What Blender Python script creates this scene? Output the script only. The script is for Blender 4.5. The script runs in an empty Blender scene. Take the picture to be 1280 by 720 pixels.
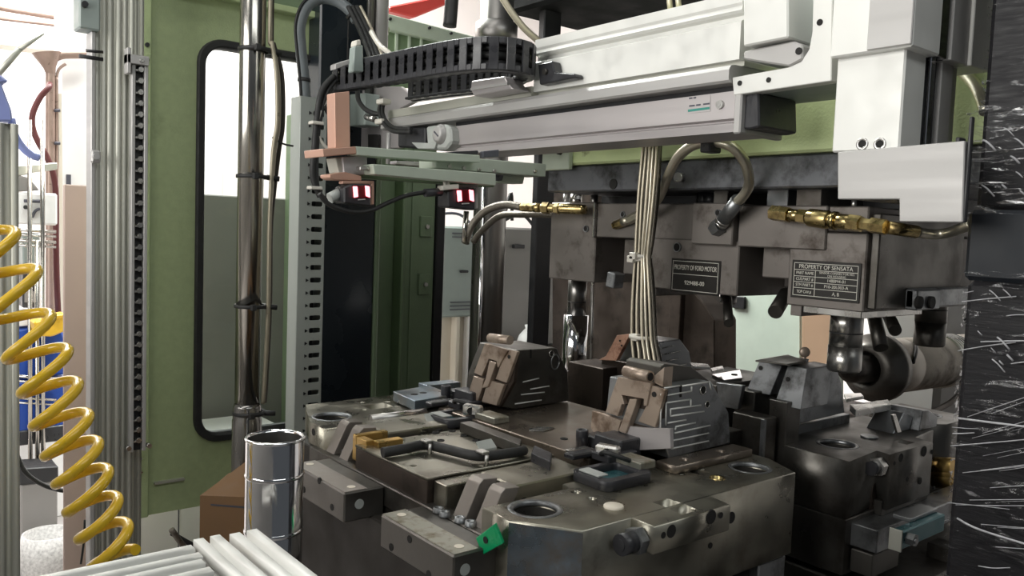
import bpy, bmesh, math, random
from mathutils import Vector, Matrix

S = bpy.context.scene
COL = S.collection
random.seed(7)

# ---------------------------------------------------------------- camera
# World: Z up, X runs along the mould bars (right and away), Y along the robot beam (left and away).
EYE = Vector((0.0, 0.0, 1.5))
VX = Vector((0.777, 0.015, -0.629))
VY = Vector((-0.628, 0.078, -0.774))
VX.normalize()
VY = (VY - VX * VY.dot(VX)).normalized()
VZ = VX.cross(VY)
CAMROT = Matrix((VX, VY, VZ))          # camera axes -> world
FOC = 1036.0                            # focal length for a 1280 x 720 picture
cam = bpy.data.cameras.new('camera')
cam.sensor_width = 36.0
cam.lens = FOC / 1280.0 * 36.0
cam.clip_start = 0.02
cam.clip_end = 200
camo = bpy.data.objects.new('camera', cam)
camo.matrix_world = Matrix.Translation(EYE) @ CAMROT.to_4x4()
COL.objects.link(camo)
S.camera = camo

# ---------------------------------------------------------------- world, lights, exposure
S.view_settings.view_transform = 'Standard'
S.view_settings.look = 'None'
S.view_settings.exposure = 0.0
S.view_settings.gamma = 1.0
S.view_settings.use_curve_mapping = False
w = bpy.data.worlds.new('world')
S.world = w
w.use_nodes = True
w.node_tree.nodes['Background'].inputs[0].default_value = (0.86, 0.93, 1.0, 1)
w.node_tree.nodes['Background'].inputs[1].default_value = 0.075

def area_light(name, loc, target, sx, sy, power, color):
    l = bpy.data.lights.new(name, 'AREA')
    l.shape = 'RECTANGLE'
    l.size = sx
    l.size_y = sy
    l.energy = power
    l.color = color
    o = bpy.data.objects.new(name, l)
    COL.objects.link(o)
    o.location = loc
    o.rotation_euler = (Vector(target) - Vector(loc)).to_track_quat('-Z', 'Y').to_euler()
    return o

# roof lights of the hall: over the aisle on the operator side, and over the bay behind the machine; plus an added rear fill
area_light('aisle_window_light', (-3.4, 1.0, 1.9), (1.0, 1.0, 1.7), 3.4, 3.0, 205, (1.0, 0.985, 0.94))
area_light('aisle_roof_light', (-0.3, 1.0, 3.7), (0.9, 0.9, 1.2), 0.6, 2.4, 20, (1.0, 0.985, 0.93))
area_light('rear_fill_light', (1.2, 3.4, 3.7), (2.3, 1.6, 1.2), 1.6, 0.8, 170, (0.95, 1.0, 0.95))  # added fill with no lamp in sight, brightens the mint casting
area_light('bay_roof_light', (1.2, 5.2, 4.1), (1.2, 5.6, 0.0), 4.0, 2.0, 480, (1.0, 0.96, 0.94))
area_light('near_roof_light', (0.4, -1.6, 3.6), (1.0, 0.8, 1.3), 2.6, 0.8, 24, (0.97, 1.0, 0.98))

# ---------------------------------------------------------------- geometry helpers
def at(px, py, x=None, y=None, z=None, d=None):
    """Point of a world plane (x, y or z fixed) under a measured spot of the survey picture."""
    r = CAMROT @ Vector(((px - 640) / FOC, -(py - 360) / FOC, -1.0))
    if d is not None: t = d
    elif x is not None: t = (x - EYE.x) / r.x
    elif y is not None: t = (y - EYE.y) / r.y
    else: t = (z - EYE.z) / r.z
    return EYE + r * t

def basis(axis):
    a = Vector(axis).normalized()
    u = a.orthogonal().normalized()
    return a, u, a.cross(u)

class MB:
    """Collects shapes into one bmesh (world coordinates)."""
    def __init__(self):
        self.bm = bmesh.new()
    def box(self, x0, x1, y0, y1, z0, z1, bev=0.0):
        b = bmesh.new()
        bmesh.ops.create_cube(b, size=1.0)
        for v in b.verts:
            v.co = Vector(((x0 + x1) / 2 + v.co.x * (x1 - x0), (y0 + y1) / 2 + v.co.y * (y1 - y0), (z0 + z1) / 2 + v.co.z * (z1 - z0)))
        return self._add(b, bev)
    def obox(self, c, sx, sy, sz, rot, bev=0.0):
        b = bmesh.new()
        bmesh.ops.create_cube(b, size=1.0)
        m = Matrix.Translation(Vector(c)) @ rot.to_4x4()
        for v in b.verts:
            v.co = m @ Vector((v.co.x * sx, v.co.y * sy, v.co.z * sz))
        return self._add(b, bev)
    def _add(self, b, bev=0.0, seg=1):
        if bev > 0:
            bmesh.ops.bevel(b, geom=b.edges[:], offset=bev, segments=seg, affect='EDGES', clamp_overlap=True)
        me = bpy.data.meshes.new('t')
        b.to_mesh(me)
        b.free()
        self.bm.from_mesh(me)
        bpy.data.meshes.remove(me)
        return self
    def prism(self, pts, vec, bev=0.0):
        """Planar polygon of 3D points, pushed along vec."""
        b = bmesh.new()
        v = Vector(vec)
        a = [b.verts.new(Vector(p)) for p in pts]
        c = [b.verts.new(Vector(p) + v) for p in pts]
        n = len(pts)
        b.faces.new(a)
        b.faces.new(c[::-1])
        for i in range(n):
            b.faces.new((a[i], c[i], c[(i + 1) % n], a[(i + 1) % n]))
        bmesh.ops.recalc_face_normals(b, faces=b.faces[:])
        return self._add(b, bev)
    def cyl(self, p0, p1, r, seg=20, r2=None, cap=True, smooth=True):
        p0 = Vector(p0); p1 = Vector(p1)
        if r2 is None: r2 = r
        a, u, v = basis(p1 - p0)
        bm = self.bm
        A = []; B = []
        for i in range(seg):
            t = 2 * math.pi * i / seg
            q = u * math.cos(t) + v * math.sin(t)
            A.append(bm.verts.new(p0 + q * r)); B.append(bm.verts.new(p1 + q * r2))
        for i in range(seg):
            j = (i + 1) % seg
            f = bm.faces.new((A[i], A[j], B[j], B[i])); f.smooth = smooth
        if cap:
            bm.faces.new(A[::-1]); bm.faces.new(B)
        return self
    def lathe(self, o, axis, prof, seg=28, smooth=True):
        """prof: list of (radius, height along axis)."""
        o = Vector(o)
        a, u, v = basis(axis)
        bm = self.bm
        rows = []
        for r, h in prof:
            if r < 1e-6:
                rows.append([bm.verts.new(o + a * h)]); continue
            rows.append([bm.verts.new(o + a * h + (u * math.cos(2 * math.pi * i / seg) + v * math.sin(2 * math.pi * i / seg)) * r) for i in range(seg)])
        for k in range(len(rows) - 1):
            p, q = rows[k], rows[k + 1]
            for i in range(seg):
                j = (i + 1) % seg
                if len(p) == 1 and len(q) == 1: continue
                if len(p) == 1: f = bm.faces.new((p[0], q[j], q[i]))
                elif len(q) == 1: f = bm.faces.new((p[i], p[j], q[0]))
                else: f = bm.faces.new((p[i], p[j], q[j], q[i]))
                f.smooth = smooth
        return self
    def tube(self, pts, r, seg=10, sub=1):
        pts = [Vector(p) for p in pts]
        if sub > 1: pts = spline(pts, sub)
        n = len(pts)
        bm = self.bm
        tan = [(pts[min(i + 1, n - 1)] - pts[max(i - 1, 0)]).normalized() for i in range(n)]
        u = tan[0].orthogonal().normalized()
        rows = []
        for i in range(n):
            u = (u - tan[i] * u.dot(tan[i])).normalized()
            v = tan[i].cross(u)
            rr = r[i] if isinstance(r, (list, tuple)) else r
            rows.append([bm.verts.new(pts[i] + (u * math.cos(2 * math.pi * k / seg) + v * math.sin(2 * math.pi * k / seg)) * rr) for k in range(seg)])
        for i in range(n - 1):
            for k in range(seg):
                f = bm.faces.new((rows[i][k], rows[i][(k + 1) % seg], rows[i + 1][(k + 1) % seg], rows[i + 1][k])); f.smooth = True
        bm.faces.new(rows[0][::-1]); bm.faces.new(rows[-1])
        return self
    def hexnut(self, p0, p1, r):
        return self.cyl(p0, p1, r, seg=6, smooth=False)
    def mesh(self, me):
        self.bm.from_mesh(me)
        return self

def spline(pts, sub):
    out = []
    n = len(pts)
    for i in range(n - 1):
        p0 = pts[max(i - 1, 0)]; p1 = pts[i]; p2 = pts[i + 1]; p3 = pts[min(i + 2, n - 1)]
        for k in range(sub):
            t = k / sub
            out.append(0.5 * ((2 * p1) + (p2 - p0) * t + (2 * p0 - 5 * p1 + 4 * p2 - p3) * t * t + (3 * p1 - p0 - 3 * p2 + p3) * t ** 3))
    out.append(pts[-1])
    return out

def circ(cx, cy, r, n=28):
    return [(cx + r * math.cos(2 * math.pi * i / n), cy + r * math.sin(2 * math.pi * i / n)) for i in range(n)]

def rrect(x0, x1, y0, y1, r, n=7):
    out = []
    for cx, cy, a0 in ((x1 - r, y1 - r, 0), (x0 + r, y1 - r, 90), (x0 + r, y0 + r, 180), (x1 - r, y0 + r, 270)):
        for i in range(n + 1):
            a = math.radians(a0 + 90 * i / n)
            out.append((cx + r * math.cos(a), cy + r * math.sin(a)))
    return out

def slab(outer, holes, t0, t1, plane='z', bev=0.0012):
    """Plate with holes. plane 'z': (x, y) outline between z t0..t1; 'x': (y, z) outline between x t0..t1; 'y': (x, z) outline between y t0..t1."""
    cu = bpy.data.curves.new('c', 'CURVE')
    cu.dimensions = '2D'
    cu.fill_mode = 'BOTH'
    h = abs(t1 - t0) / 2
    bev = min(bev, h * 0.4)
    cu.extrude = h - bev
    cu.bevel_depth = bev
    cu.bevel_resolution = 0
    cu.offset = -bev
    for loop in [outer] + list(holes):
        s = cu.splines.new('POLY')
        s.points.add(len(loop) - 1)
        for p, q in zip(s.points, loop): p.co = (q[0], q[1], 0, 1)
        s.use_cyclic_u = True
    o = bpy.data.objects.new('c', cu)
    me = bpy.data.meshes.new_from_object(o)
    bpy.data.objects.remove(o)
    bpy.data.curves.remove(cu)
    mid = (t0 + t1) / 2
    for v in me.vertices:
        a, b, c = v.co
        v.co = (a, b, mid + c) if plane == 'z' else ((mid + c, a, b) if plane == 'x' else (a, mid - c, b))
    return me

def slabs(*args, **kw):
    m = MB()
    me = slab(*args, **kw)
    m.mesh(me)
    bpy.data.meshes.remove(me)
    return m

def root_loc(o):
    l = Vector((0, 0, 0))
    while o is not None:
        l = l + o.location
        o = o.parent
    return l

def build(name, mb, mat, parent=None, origin=None):
    """Links the collected shapes as ONE mesh object; a top-level one gets its origin at its base."""
    bm = mb.bm
    bmesh.ops.recalc_face_normals(bm, faces=bm.faces[:])
    if parent is not None:
        o0 = root_loc(parent)
    elif origin is not None:
        o0 = Vector(origin)
    else:
        xs = [v.co.x for v in bm.verts]; ys = [v.co.y for v in bm.verts]; zs = [v.co.z for v in bm.verts]
        o0 = Vector(((min(xs) + max(xs)) / 2, (min(ys) + max(ys)) / 2, min(zs)))
    for v in bm.verts: v.co -= o0
    me = bpy.data.meshes.new(name)
    bm.to_mesh(me)
    bm.free()
    me.materials.append(mat)
    o = bpy.data.objects.new(name, me)
    COL.objects.link(o)
    if parent is not None: o.parent = parent
    else: o.location = o0
    return o

def repeat(src, delta, parent=None):
    """Another single-mesh piece sharing the mesh of src, moved by delta."""
    c = src.copy()
    COL.objects.link(c)
    c.parent = parent if parent is not None else src.parent
    c.location = src.location + Vector(delta)
    return c

def tag(o, label, cat, group=None, kind=None):
    o['label'] = label
    o['category'] = cat
    if group: o['group'] = group
    if kind: o['kind'] = kind
    return o

def thing(name, label, cat, loc, group=None):
    o = bpy.data.objects.new(name, None)
    o.empty_display_size = 0.05
    COL.objects.link(o)
    o.location = loc
    return tag(o, label, cat, group)

def struct(name, mb, mat):
    o = build(name, mb, mat)
    o['kind'] = 'structure'
    return o

def stuff(o):
    o['kind'] = 'stuff'
    return o

def text_mesh(body, size, p, u, v, depth=0.0004, width=None):
    """Flat lettering: centred at p, reading along u, upright along v."""
    cu = bpy.data.curves.new('t', 'FONT')
    cu.body = body
    cu.size = size
    cu.align_x = 'CENTER'
    cu.align_y = 'CENTER'
    cu.extrude = depth / 2
    o = bpy.data.objects.new('t', cu)
    me = bpy.data.meshes.new_from_object(o)
    bpy.data.objects.remove(o)
    bpy.data.curves.remove(cu)
    u = Vector(u).normalized(); v = Vector(v).normalized(); nrm = u.cross(v)
    xs = [q.co.x for q in me.vertices]
    k = 1.0
    if width and xs: k = width / max(1e-6, max(xs) - min(xs))
    for q in me.vertices:
        q.co = Vector(p) + u * (q.co.x * k) + v * q.co.y + nrm * q.co.z
    return me

# ---------------------------------------------------------------- materials
def mat(name, base, rough=0.5, metal=0.0, var=0.25, scale=30.0, bump=0.0, bscale=200.0, stretch=None, dirt=None, dscale=8.0, dlo=0.5, dhi=0.65, coat=0.0, spec=0.5, rvar=0.15):
    m = bpy.data.materials.new(name)
    m.use_nodes = True
    nt = m.node_tree
    N = nt.nodes; L = nt.links
    b = N['Principled BSDF']
    b.inputs['Metallic'].default_value = metal
    b.inputs['Specular IOR Level'].default_value = spec
    b.inputs['Coat Weight'].default_value = coat
    b.inputs['Coat Roughness'].default_value = 0.12
    tc = N.new('ShaderNodeTexCoord')
    src = tc.outputs['Object']
    if stretch:
        mp = N.new('ShaderNodeMapping')
        mp.inputs['Scale'].default_value = stretch
        L.new(src, mp.inputs['Vector'])
        src = mp.outputs['Vector']
    no = N.new('ShaderNodeTexNoise')
    no.inputs['Scale'].default_value = scale
    no.inputs['Detail'].default_value = 5
    L.new(src, no.inputs['Vector'])
    mx = N.new('ShaderNodeMix'); mx.data_type = 'RGBA'
    lo = [c * (1 - var) for c in base]; hi = [min(1, c * (1 + var)) for c in base]
    mx.inputs[6].default_value = (*lo, 1); mx.inputs[7].default_value = (*hi, 1)
    L.new(no.outputs['Fac'], mx.inputs[0])
    col = mx.outputs[2]
    mr = N.new('ShaderNodeMapRange')
    mr.inputs['From Min'].default_value = 0.3; mr.inputs['From Max'].default_value = 0.7
    mr.inputs['To Min'].default_value = max(0.02, rough - rvar); mr.inputs['To Max'].default_value = min(1, rough + rvar)
    L.new(no.outputs['Fac'], mr.inputs['Value'])
    L.new(mr.outputs[0], b.inputs['Roughness'])
    if dirt:
        n2 = N.new('ShaderNodeTexNoise')
        n2.inputs['Scale'].default_value = dscale; n2.inputs['Detail'].default_value = 8; n2.inputs['Roughness'].default_value = 0.65
        L.new(tc.outputs['Object'], n2.inputs['Vector'])
        rp = N.new('ShaderNodeMapRange')
        rp.inputs['From Min'].default_value = dlo; rp.inputs['From Max'].default_value = dhi
        L.new(n2.outputs['Fac'], rp.inputs['Value'])
        m2 = N.new('ShaderNodeMix'); m2.data_type = 'RGBA'
        m2.inputs[7].default_value = (*dirt, 1)
        L.new(rp.outputs[0], m2.inputs[0]); L.new(col, m2.inputs[6])
        col = m2.outputs[2]
    L.new(col, b.inputs['Base Color'])
    if bump > 0:
        n3 = N.new('ShaderNodeTexNoise')
        n3.inputs['Scale'].default_value = bscale; n3.inputs['Detail'].default_value = 3
        L.new(src, n3.inputs['Vector'])
        bp = N.new('ShaderNodeBump')
        bp.inputs['Strength'].default_value = bump
        bp.inputs['Distance'].default_value = 0.002
        L.new(n3.outputs['Fac'], bp.inputs['Height'])
        L.new(bp.outputs[0], b.inputs['Normal'])
    return m

def glow(name, color, strength):
    m = mat(name, color)
    b = m.node_tree.nodes['Principled BSDF']
    b.inputs['Emission Color'].default_value = (*color, 1)
    b.inputs['Emission Strength'].default_value = strength
    return m

def glass(name, tint, gloss=0.1, rough=0.03):
    m = bpy.data.materials.new(name)
    m.use_nodes = True
    nt = m.node_tree; N = nt.nodes; L = nt.links
    N.remove(N['Principled BSDF'])
    t = N.new('ShaderNodeBsdfTransparent'); t.inputs[0].default_value = (*tint, 1)
    g = N.new('ShaderNodeBsdfGlossy'); g.inputs['Roughness'].default_value = rough
    lw = N.new('ShaderNodeFresnel'); lw.inputs['IOR'].default_value = 1.35
    mx = N.new('ShaderNodeMixShader')
    L.new(lw.outputs[0], mx.inputs[0]); L.new(t.outputs[0], mx.inputs[1]); L.new(g.outputs[0], mx.inputs[2])
    L.new(mx.outputs[0], N['Material Output'].inputs['Surface'])
    return m

M = {}
M['steel_dark'] = mat('steel_dark', (0.14, 0.132, 0.12), 0.42, 0.85, 0.3, 14, 0.12, 90, dirt=(0.05, 0.04, 0.032), dscale=9, dlo=0.5, dhi=0.75)
M['steel_top'] = mat('steel_top', (0.31, 0.295, 0.245), 0.34, 0.9, 0.25, 18, 0.05, 120, dirt=(0.12, 0.1, 0.08), dscale=7, dlo=0.52, dhi=0.75)
M['steel_brown'] = mat('steel_brown', (0.075, 0.058, 0.048), 0.5, 0.7, 0.3, 12, 0.1, 80, dirt=(0.03, 0.025, 0.02), dscale=10)
M['base_black'] = mat('base_black', (0.03, 0.026, 0.022), 0.6, 0.3, 0.3, 12)
M['steel_bright'] = mat('steel_bright', (0.55, 0.54, 0.52), 0.3, 0.95, 0.15, 25)
M['steel_grey'] = mat('steel_grey', (0.3, 0.31, 0.32), 0.4, 0.85, 0.25, 16, 0.08, 110, dirt=(0.1, 0.1, 0.1), dscale=12)
M['upper_steel'] = mat('upper_steel', (0.21, 0.19, 0.175), 0.48, 0.5, 0.35, 10, 0.08, 90, dirt=(0.06, 0.045, 0.035), dscale=14, dlo=0.52, dhi=0.7)
M['core_tan'] = mat('core_tan', (0.46, 0.37, 0.3), 0.42, 0.55, 0.2, 14, dirt=(0.2, 0.14, 0.1), dscale=20)
M['slide_blue_grey'] = mat('slide_blue_grey', (0.15, 0.155, 0.17), 0.5, 0.5, 0.35, 9, dirt=(0.03, 0.03, 0.03), dscale=11)
M['alu'] = mat('alu', (0.45, 0.44, 0.43), 0.5, 0.3, 0.06, 40, stretch=(1, 0.05, 1))
M['alu_white'] = mat('alu_white', (0.72, 0.72, 0.69), 0.45, 0.2, 0.05, 30)
M['alu_pink'] = mat('alu_pink', (0.5, 0.47, 0.47), 0.42, 0.5, 0.1, 30, stretch=(1, 0.06, 1))
M['alu_old'] = mat('alu_old', (0.52, 0.52, 0.46), 0.45, 0.5, 0.15, 20, stretch=(1, 1, 0.08))
M['green'] = mat('green', (0.40, 0.48, 0.26), 0.5, 0.0, 0.16, 60, 0.35, 260, dirt=(0.10, 0.12, 0.055), dscale=5, dlo=0.6, dhi=0.85)
M['green_bright'] = mat('green_bright', (0.64, 0.74, 0.4), 0.5, 0.0, 0.12, 25, 0.25, 240, dirt=(0.13, 0.13, 0.05), dscale=16, dlo=0.62, dhi=0.72)
M['green_cab'] = mat('green_cab', (0.16, 0.22, 0.13), 0.5, 0.0, 0.15, 30, 0.2, 200)
M['green_grey'] = mat('green_grey', (0.5, 0.56, 0.47), 0.45, 0.1, 0.1, 25)
M['cab_grey'] = mat('cab_grey', (0.3, 0.35, 0.33), 0.5, 0.0, 0.1, 20)
M['mint'] = mat('mint', (0.7, 0.8, 0.7), 0.5, 0.0, 0.08, 20, dirt=(0.3, 0.3, 0.25), dscale=14, dlo=0.68, dhi=0.74)
M['black'] = mat('black', (0.018, 0.018, 0.02), 0.45, 0.0, 0.2, 30)
M['black_plastic'] = mat('black_plastic', (0.03, 0.03, 0.034), 0.38, 0.0, 0.25, 40, 0.1, 150)
M['black_rubber'] = mat('black_rubber', (0.02, 0.02, 0.02), 0.6, 0.0, 0.2, 40)
M['dark_hole'] = mat('dark_hole', (0.012, 0.011, 0.01), 0.8, 0.0, 0.2, 30)
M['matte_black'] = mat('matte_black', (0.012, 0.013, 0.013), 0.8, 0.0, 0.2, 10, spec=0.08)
M['navy'] = mat('navy', (0.012, 0.017, 0.022), 0.3, 0.0, 0.3, 6)
M['chrome'] = mat('chrome', (0.8, 0.8, 0.82), 0.1, 1.0, 0.04, 10, rvar=0.05)
M['chrome_worn'] = mat('chrome_worn', (0.5, 0.48, 0.44), 0.2, 1.0, 0.25, 12, stretch=(1, 1, 0.2), rvar=0.08)
M['chrome_dark'] = mat('chrome_dark', (0.27, 0.26, 0.25), 0.33, 0.95, 0.2, 14, stretch=(1, 1, 0.2))
M['duct_grey'] = mat('duct_grey', (0.42, 0.45, 0.42), 0.5, 0.0, 0.05, 20)
M['conduit'] = mat('conduit', (0.15, 0.17, 0.18), 0.45, 0.0, 0.2, 30)
M['yellow'] = mat('yellow', (0.78, 0.5, 0.02), 0.3, 0.0, 0.15, 18, coat=0.3)
M['brass'] = mat('brass', (0.55, 0.43, 0.2), 0.28, 1.0, 0.2, 40, dirt=(0.16, 0.11, 0.05), dscale=30)
M['gold'] = mat('gold', (0.55, 0.36, 0.12), 0.35, 0.85, 0.2, 25)
M['braid'] = mat('braid', (0.62, 0.58, 0.48), 0.32, 0.9, 0.08, 120, 0.0, rvar=0.04)
M['braid_dark'] = mat('braid_dark', (0.2, 0.18, 0.15), 0.42, 0.8, 0.5, 260, 0.6, 600)
M['cable_beige'] = mat('cable_beige', (0.62, 0.56, 0.44), 0.36, 0.5, 0.12, 120, 0.0, rvar=0.05)
M['cable_dark'] = mat('cable_dark', (0.05, 0.042, 0.032), 0.45, 0.4, 0.4, 200, 0.4, 500)
M['tie_white'] = mat('tie_white', (0.7, 0.67, 0.6), 0.4, 0.0, 0.05)
M['warm_tint'] = mat('warm_tint', (0.6, 0.36, 0.27), 0.45, 0.25, 0.1, 20)  # warm reflected light put into the base colour of gripper parts
M['orange'] = mat('orange', (0.33, 0.18, 0.12), 0.5, 0.3, 0.3, 30, dirt=(0.15, 0.06, 0.03), dscale=50)
M['pink_panel'] = mat('pink_panel', (0.62, 0.47, 0.41), 0.55, 0.0, 0.05, 8)
M['peach'] = mat('peach', (0.55, 0.36, 0.24), 0.7, 0.0, 0.08, 12)
M['cardboard'] = mat('cardboard', (0.24, 0.135, 0.065), 0.8, 0.0, 0.12, 25)
M['white'] = mat('white', (0.85, 0.84, 0.83), 0.6, 0.0, 0.03, 10)
M['cream'] = mat('cream', (0.7, 0.64, 0.54), 0.6, 0.0, 0.05, 10)
M['wall_white'] = mat('wall_white', (0.88, 0.85, 0.83), 0.8, 0.0, 0.04, 2)
M['floor'] = mat('floor', (0.33, 0.31, 0.3), 0.45, 0.0, 0.25, 3, 0.05, 40, dirt=(0.16, 0.15, 0.14), dscale=2)
M['guard_grey'] = mat('guard_grey', (0.24, 0.23, 0.22), 0.5, 0.1, 0.1, 6)
M['blue_bin'] = mat('blue_bin', (0.015, 0.07, 0.38), 0.4, 0.0, 0.15, 10)
M['blue_robot'] = mat('blue_robot', (0.28, 0.33, 0.66), 0.35, 0.0, 0.1, 10)
M['yellow_bin'] = mat('yellow_bin', (0.75, 0.45, 0.03), 0.4)
M['red'] = mat('red', (0.6, 0.06, 0.05), 0.45, 0.0, 0.15, 10)
M['hose_red'] = mat('hose_red', (0.09, 0.018, 0.018), 0.5)
M['pipe_pink'] = mat('pipe_pink', (0.36, 0.26, 0.215), 0.4, 0.3)
M['green_plastic'] = mat('green_plastic', (0.0, 0.33, 0.12), 0.35)
M['teal'] = mat('teal', (0.05, 0.15, 0.17), 0.35, 0.4, 0.2, 20)
M['red_lamp'] = glow('red_lamp', (1.0, 0.22, 0.25), 4.0)
M['red_lens'] = mat('red_lens', (0.12, 0.003, 0.006), 0.2)
M['glass'] = glass('glass', (0.93, 0.95, 0.94))
M['tag_black'] = mat('tag_black', (0.016, 0.014, 0.012), 0.45, 0.1)
M['ink_white'] = mat('ink_white', (0.72, 0.7, 0.63), 0.5, 0.0, 0.1, 60)
M['ink_dark'] = mat('ink_dark', (0.08, 0.08, 0.1), 0.6)
M['ink_teal'] = mat('ink_teal', (0.04, 0.24, 0.2), 0.5)
M['label_grey'] = mat('label_grey', (0.4, 0.42, 0.4), 0.5)
M['barrel'] = mat('barrel', (0.45, 0.4, 0.34), 0.5, 0.3, 0.3, 10, 0.2, 60, dirt=(0.1, 0.08, 0.06), dscale=7)
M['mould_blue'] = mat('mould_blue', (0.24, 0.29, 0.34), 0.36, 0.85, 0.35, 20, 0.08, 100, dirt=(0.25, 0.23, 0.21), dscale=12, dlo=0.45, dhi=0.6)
# ================================================================ SETTING
# low sheet added just outside the view to shade the lower machine
shade_sheet = MB().box(-0.37, -0.35, -0.4, 2.6, 0.0, 1.48, 0.002)
struct('floor', MB().box(-4, 9, -3, 9, -0.1, 0), M['floor'])
struct('wall_back', MB().box(-4, 9, 7.0, 7.2, 0, 5.0), M['wall_white'])
struct('wall_right', MB().box(6.0, 6.2, -3, 7.0, 0, 5.0), M['wall_white'])
struct('ceiling', MB().box(-4, 9, 3.6, 9, 5.0, 5.1), M['wall_white'])

def tslot(cx, cy, s, fa=0.1, fb=0.2):
    """Outline of an aluminium profile with a T-slot in every side."""
    h = s / 2; a = s * fa; b = s * fb
    q = [(-h, -h), (-a, -h), (-a, -h + b), (a, -h + b), (a, -h), (h, -h), (h, -a), (h - b, -a), (h - b, a), (h, a), (h, h),
         (a, h), (a, h - b), (-a, h - b), (-a, h), (-h, h), (-h, a), (-h + b, a), (-h + b, -a), (-h, -a)]
    return [(cx + x, cy + y) for x, y in q]

o = build('unseen_shade_sheet', shade_sheet, M['guard_grey'])
tag(o, 'low dark sheet added outside the view to shade the lower machine', 'panel')
# ================================================================ LEFT: enclosure frame
# near aluminium post at the left edge of the view
c = at(5, 400, d=1.05)
o = build('aluminium_post', MB().mesh(slab(tslot(c.x + 0.003, c.y, 0.024, 0.16, 0.3), [], 0.0, 1.608, 'z', 0.0006)).mesh(slab(tslot(c.x - 0.0225, c.y, 0.024, 0.16, 0.3), [], 0.0, 1.608, 'z', 0.0006)), M['alu_old'])
tag(o, 'nearest weathered aluminium slot post at the left edge behind the yellow coiled hose', 'post')
cap = build('cap_screw', MB().cyl((c.x - 0.03, c.y - 0.026, 1.59), (c.x - 0.03, c.y - 0.031, 1.59), 0.006), M['black'], o)

# tall frame beside the green wall: three slotted uprights
root = thing('enclosure_doorway', 'tall multi-slotted aluminium door frame standing left of the green machine wall', 'frame', (0.42, 1.82, 0))
for cx, s in ((0.405, 0.022), (0.43, 0.026), (0.456, 0.022)):
    build('upright', MB().mesh(slab(tslot(cx, 1.82, s), [], 0.0, 2.6, 'z', 0.0008)), M['alu_old'], root)
build('upright', MB().mesh(slab(tslot(0.482, 1.845, 0.02), [], 0.0, 2.6, 'z', 0.0008)), M['alu_old'], root)
bx = build('hinge_box', MB().box(0.362, 0.4, 1.79, 1.84, 1.855, 2.3, 0.003), M['cab_grey'], root)
build('screw', MB().cyl((0.371, 1.79, 1.9), (0.371, 1.782, 1.9), 0.006, 10), M['black'], bx)
lb = build('latch_bar', MB().cyl((0.36, 1.78, 1.80), (0.402, 1.78, 1.80), 0.004, 10).cyl((0.372, 1.78, 1.812), (0.402, 1.78, 1.814), 0.003, 10), M['black'], root)
build('guide_rail', MB().box(0.385, 0.394, 1.80, 1.84, 0.2, 1.855, 0.002), M['alu'], root)
build('bracket', MB().box(0.383, 0.4, 1.785, 1.80, 1.60, 1.625, 0.003).cyl((0.39, 1.785, 1.612), (0.39, 1.775, 1.612), 0.006), M['alu'], root)
build('foot_block', MB().box(0.39, 0.5, 1.79, 1.86, 0.0, 0.5, 0.004), M['steel_dark'], root)

# pinkish panel between the frame and the bay
o = build('guard_panel', MB().box(0.366, 0.425, 1.95, 1.962, 0.45, 1.56, 0.002), M['pink_panel'])
tag(o, 'matt pinkish guard panel left of the aluminium door frame', 'panel')

# slotted strip with metal clips
root = thing('clip_strip', 'slotted aluminium strip with a long column of bright metal clips on the green wall edge', 'strip', (0.478, 1.79, 1.0))
zt, zb = 1.80, 1.015
build('side_rail', MB().box(0.4555, 0.4625, 1.782, 1.80, zb, zt, 0.001), M['alu'], root)
build('side_rail', MB().box(0.4795, 0.4865, 1.782, 1.80, zb, zt, 0.001), M['alu'], root)
build('backing', MB().box(0.4625, 0.4795, 1.796, 1.80, zb, zt), M['black'], root)
br = build('top_bracket', MB().box(0.445, 0.486, 1.775, 1.80, zt, zt + 0.018, 0.001).box(0.445, 0.452, 1.775, 1.80, zt - 0.02, zt + 0.03, 0.001), M['alu'], root)
build('screw', MB().cyl((0.472, 1.775, zt + 0.009), (0.472, 1.771, zt + 0.009), 0.005, 10), M['steel_bright'], br)
for sx in (0.452, 0.492):
    build('end_screw', MB().cyl((sx, 1.79, zb + 0.01), (sx, 1.775, zb + 0.01), 0.005, 10), M['steel_bright'], root)
n = 35
clip = None
for i in range(n):
    z = zb + 0.018 + i * (zt - zb - 0.03) / (n - 1)
    if clip is None:
        clip = build('clip', MB().box(0.4635, 0.4725, 1.786, 1.796, z, z + 0.004, 0.0006).cyl((0.4735, 1.796, z + 0.004), (0.4735, 1.783, z + 0.004), 0.0055, 10), M['steel_bright'], root)
        z0 = z
    else:
        repeat(clip, (0, 0, z - z0))

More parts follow.
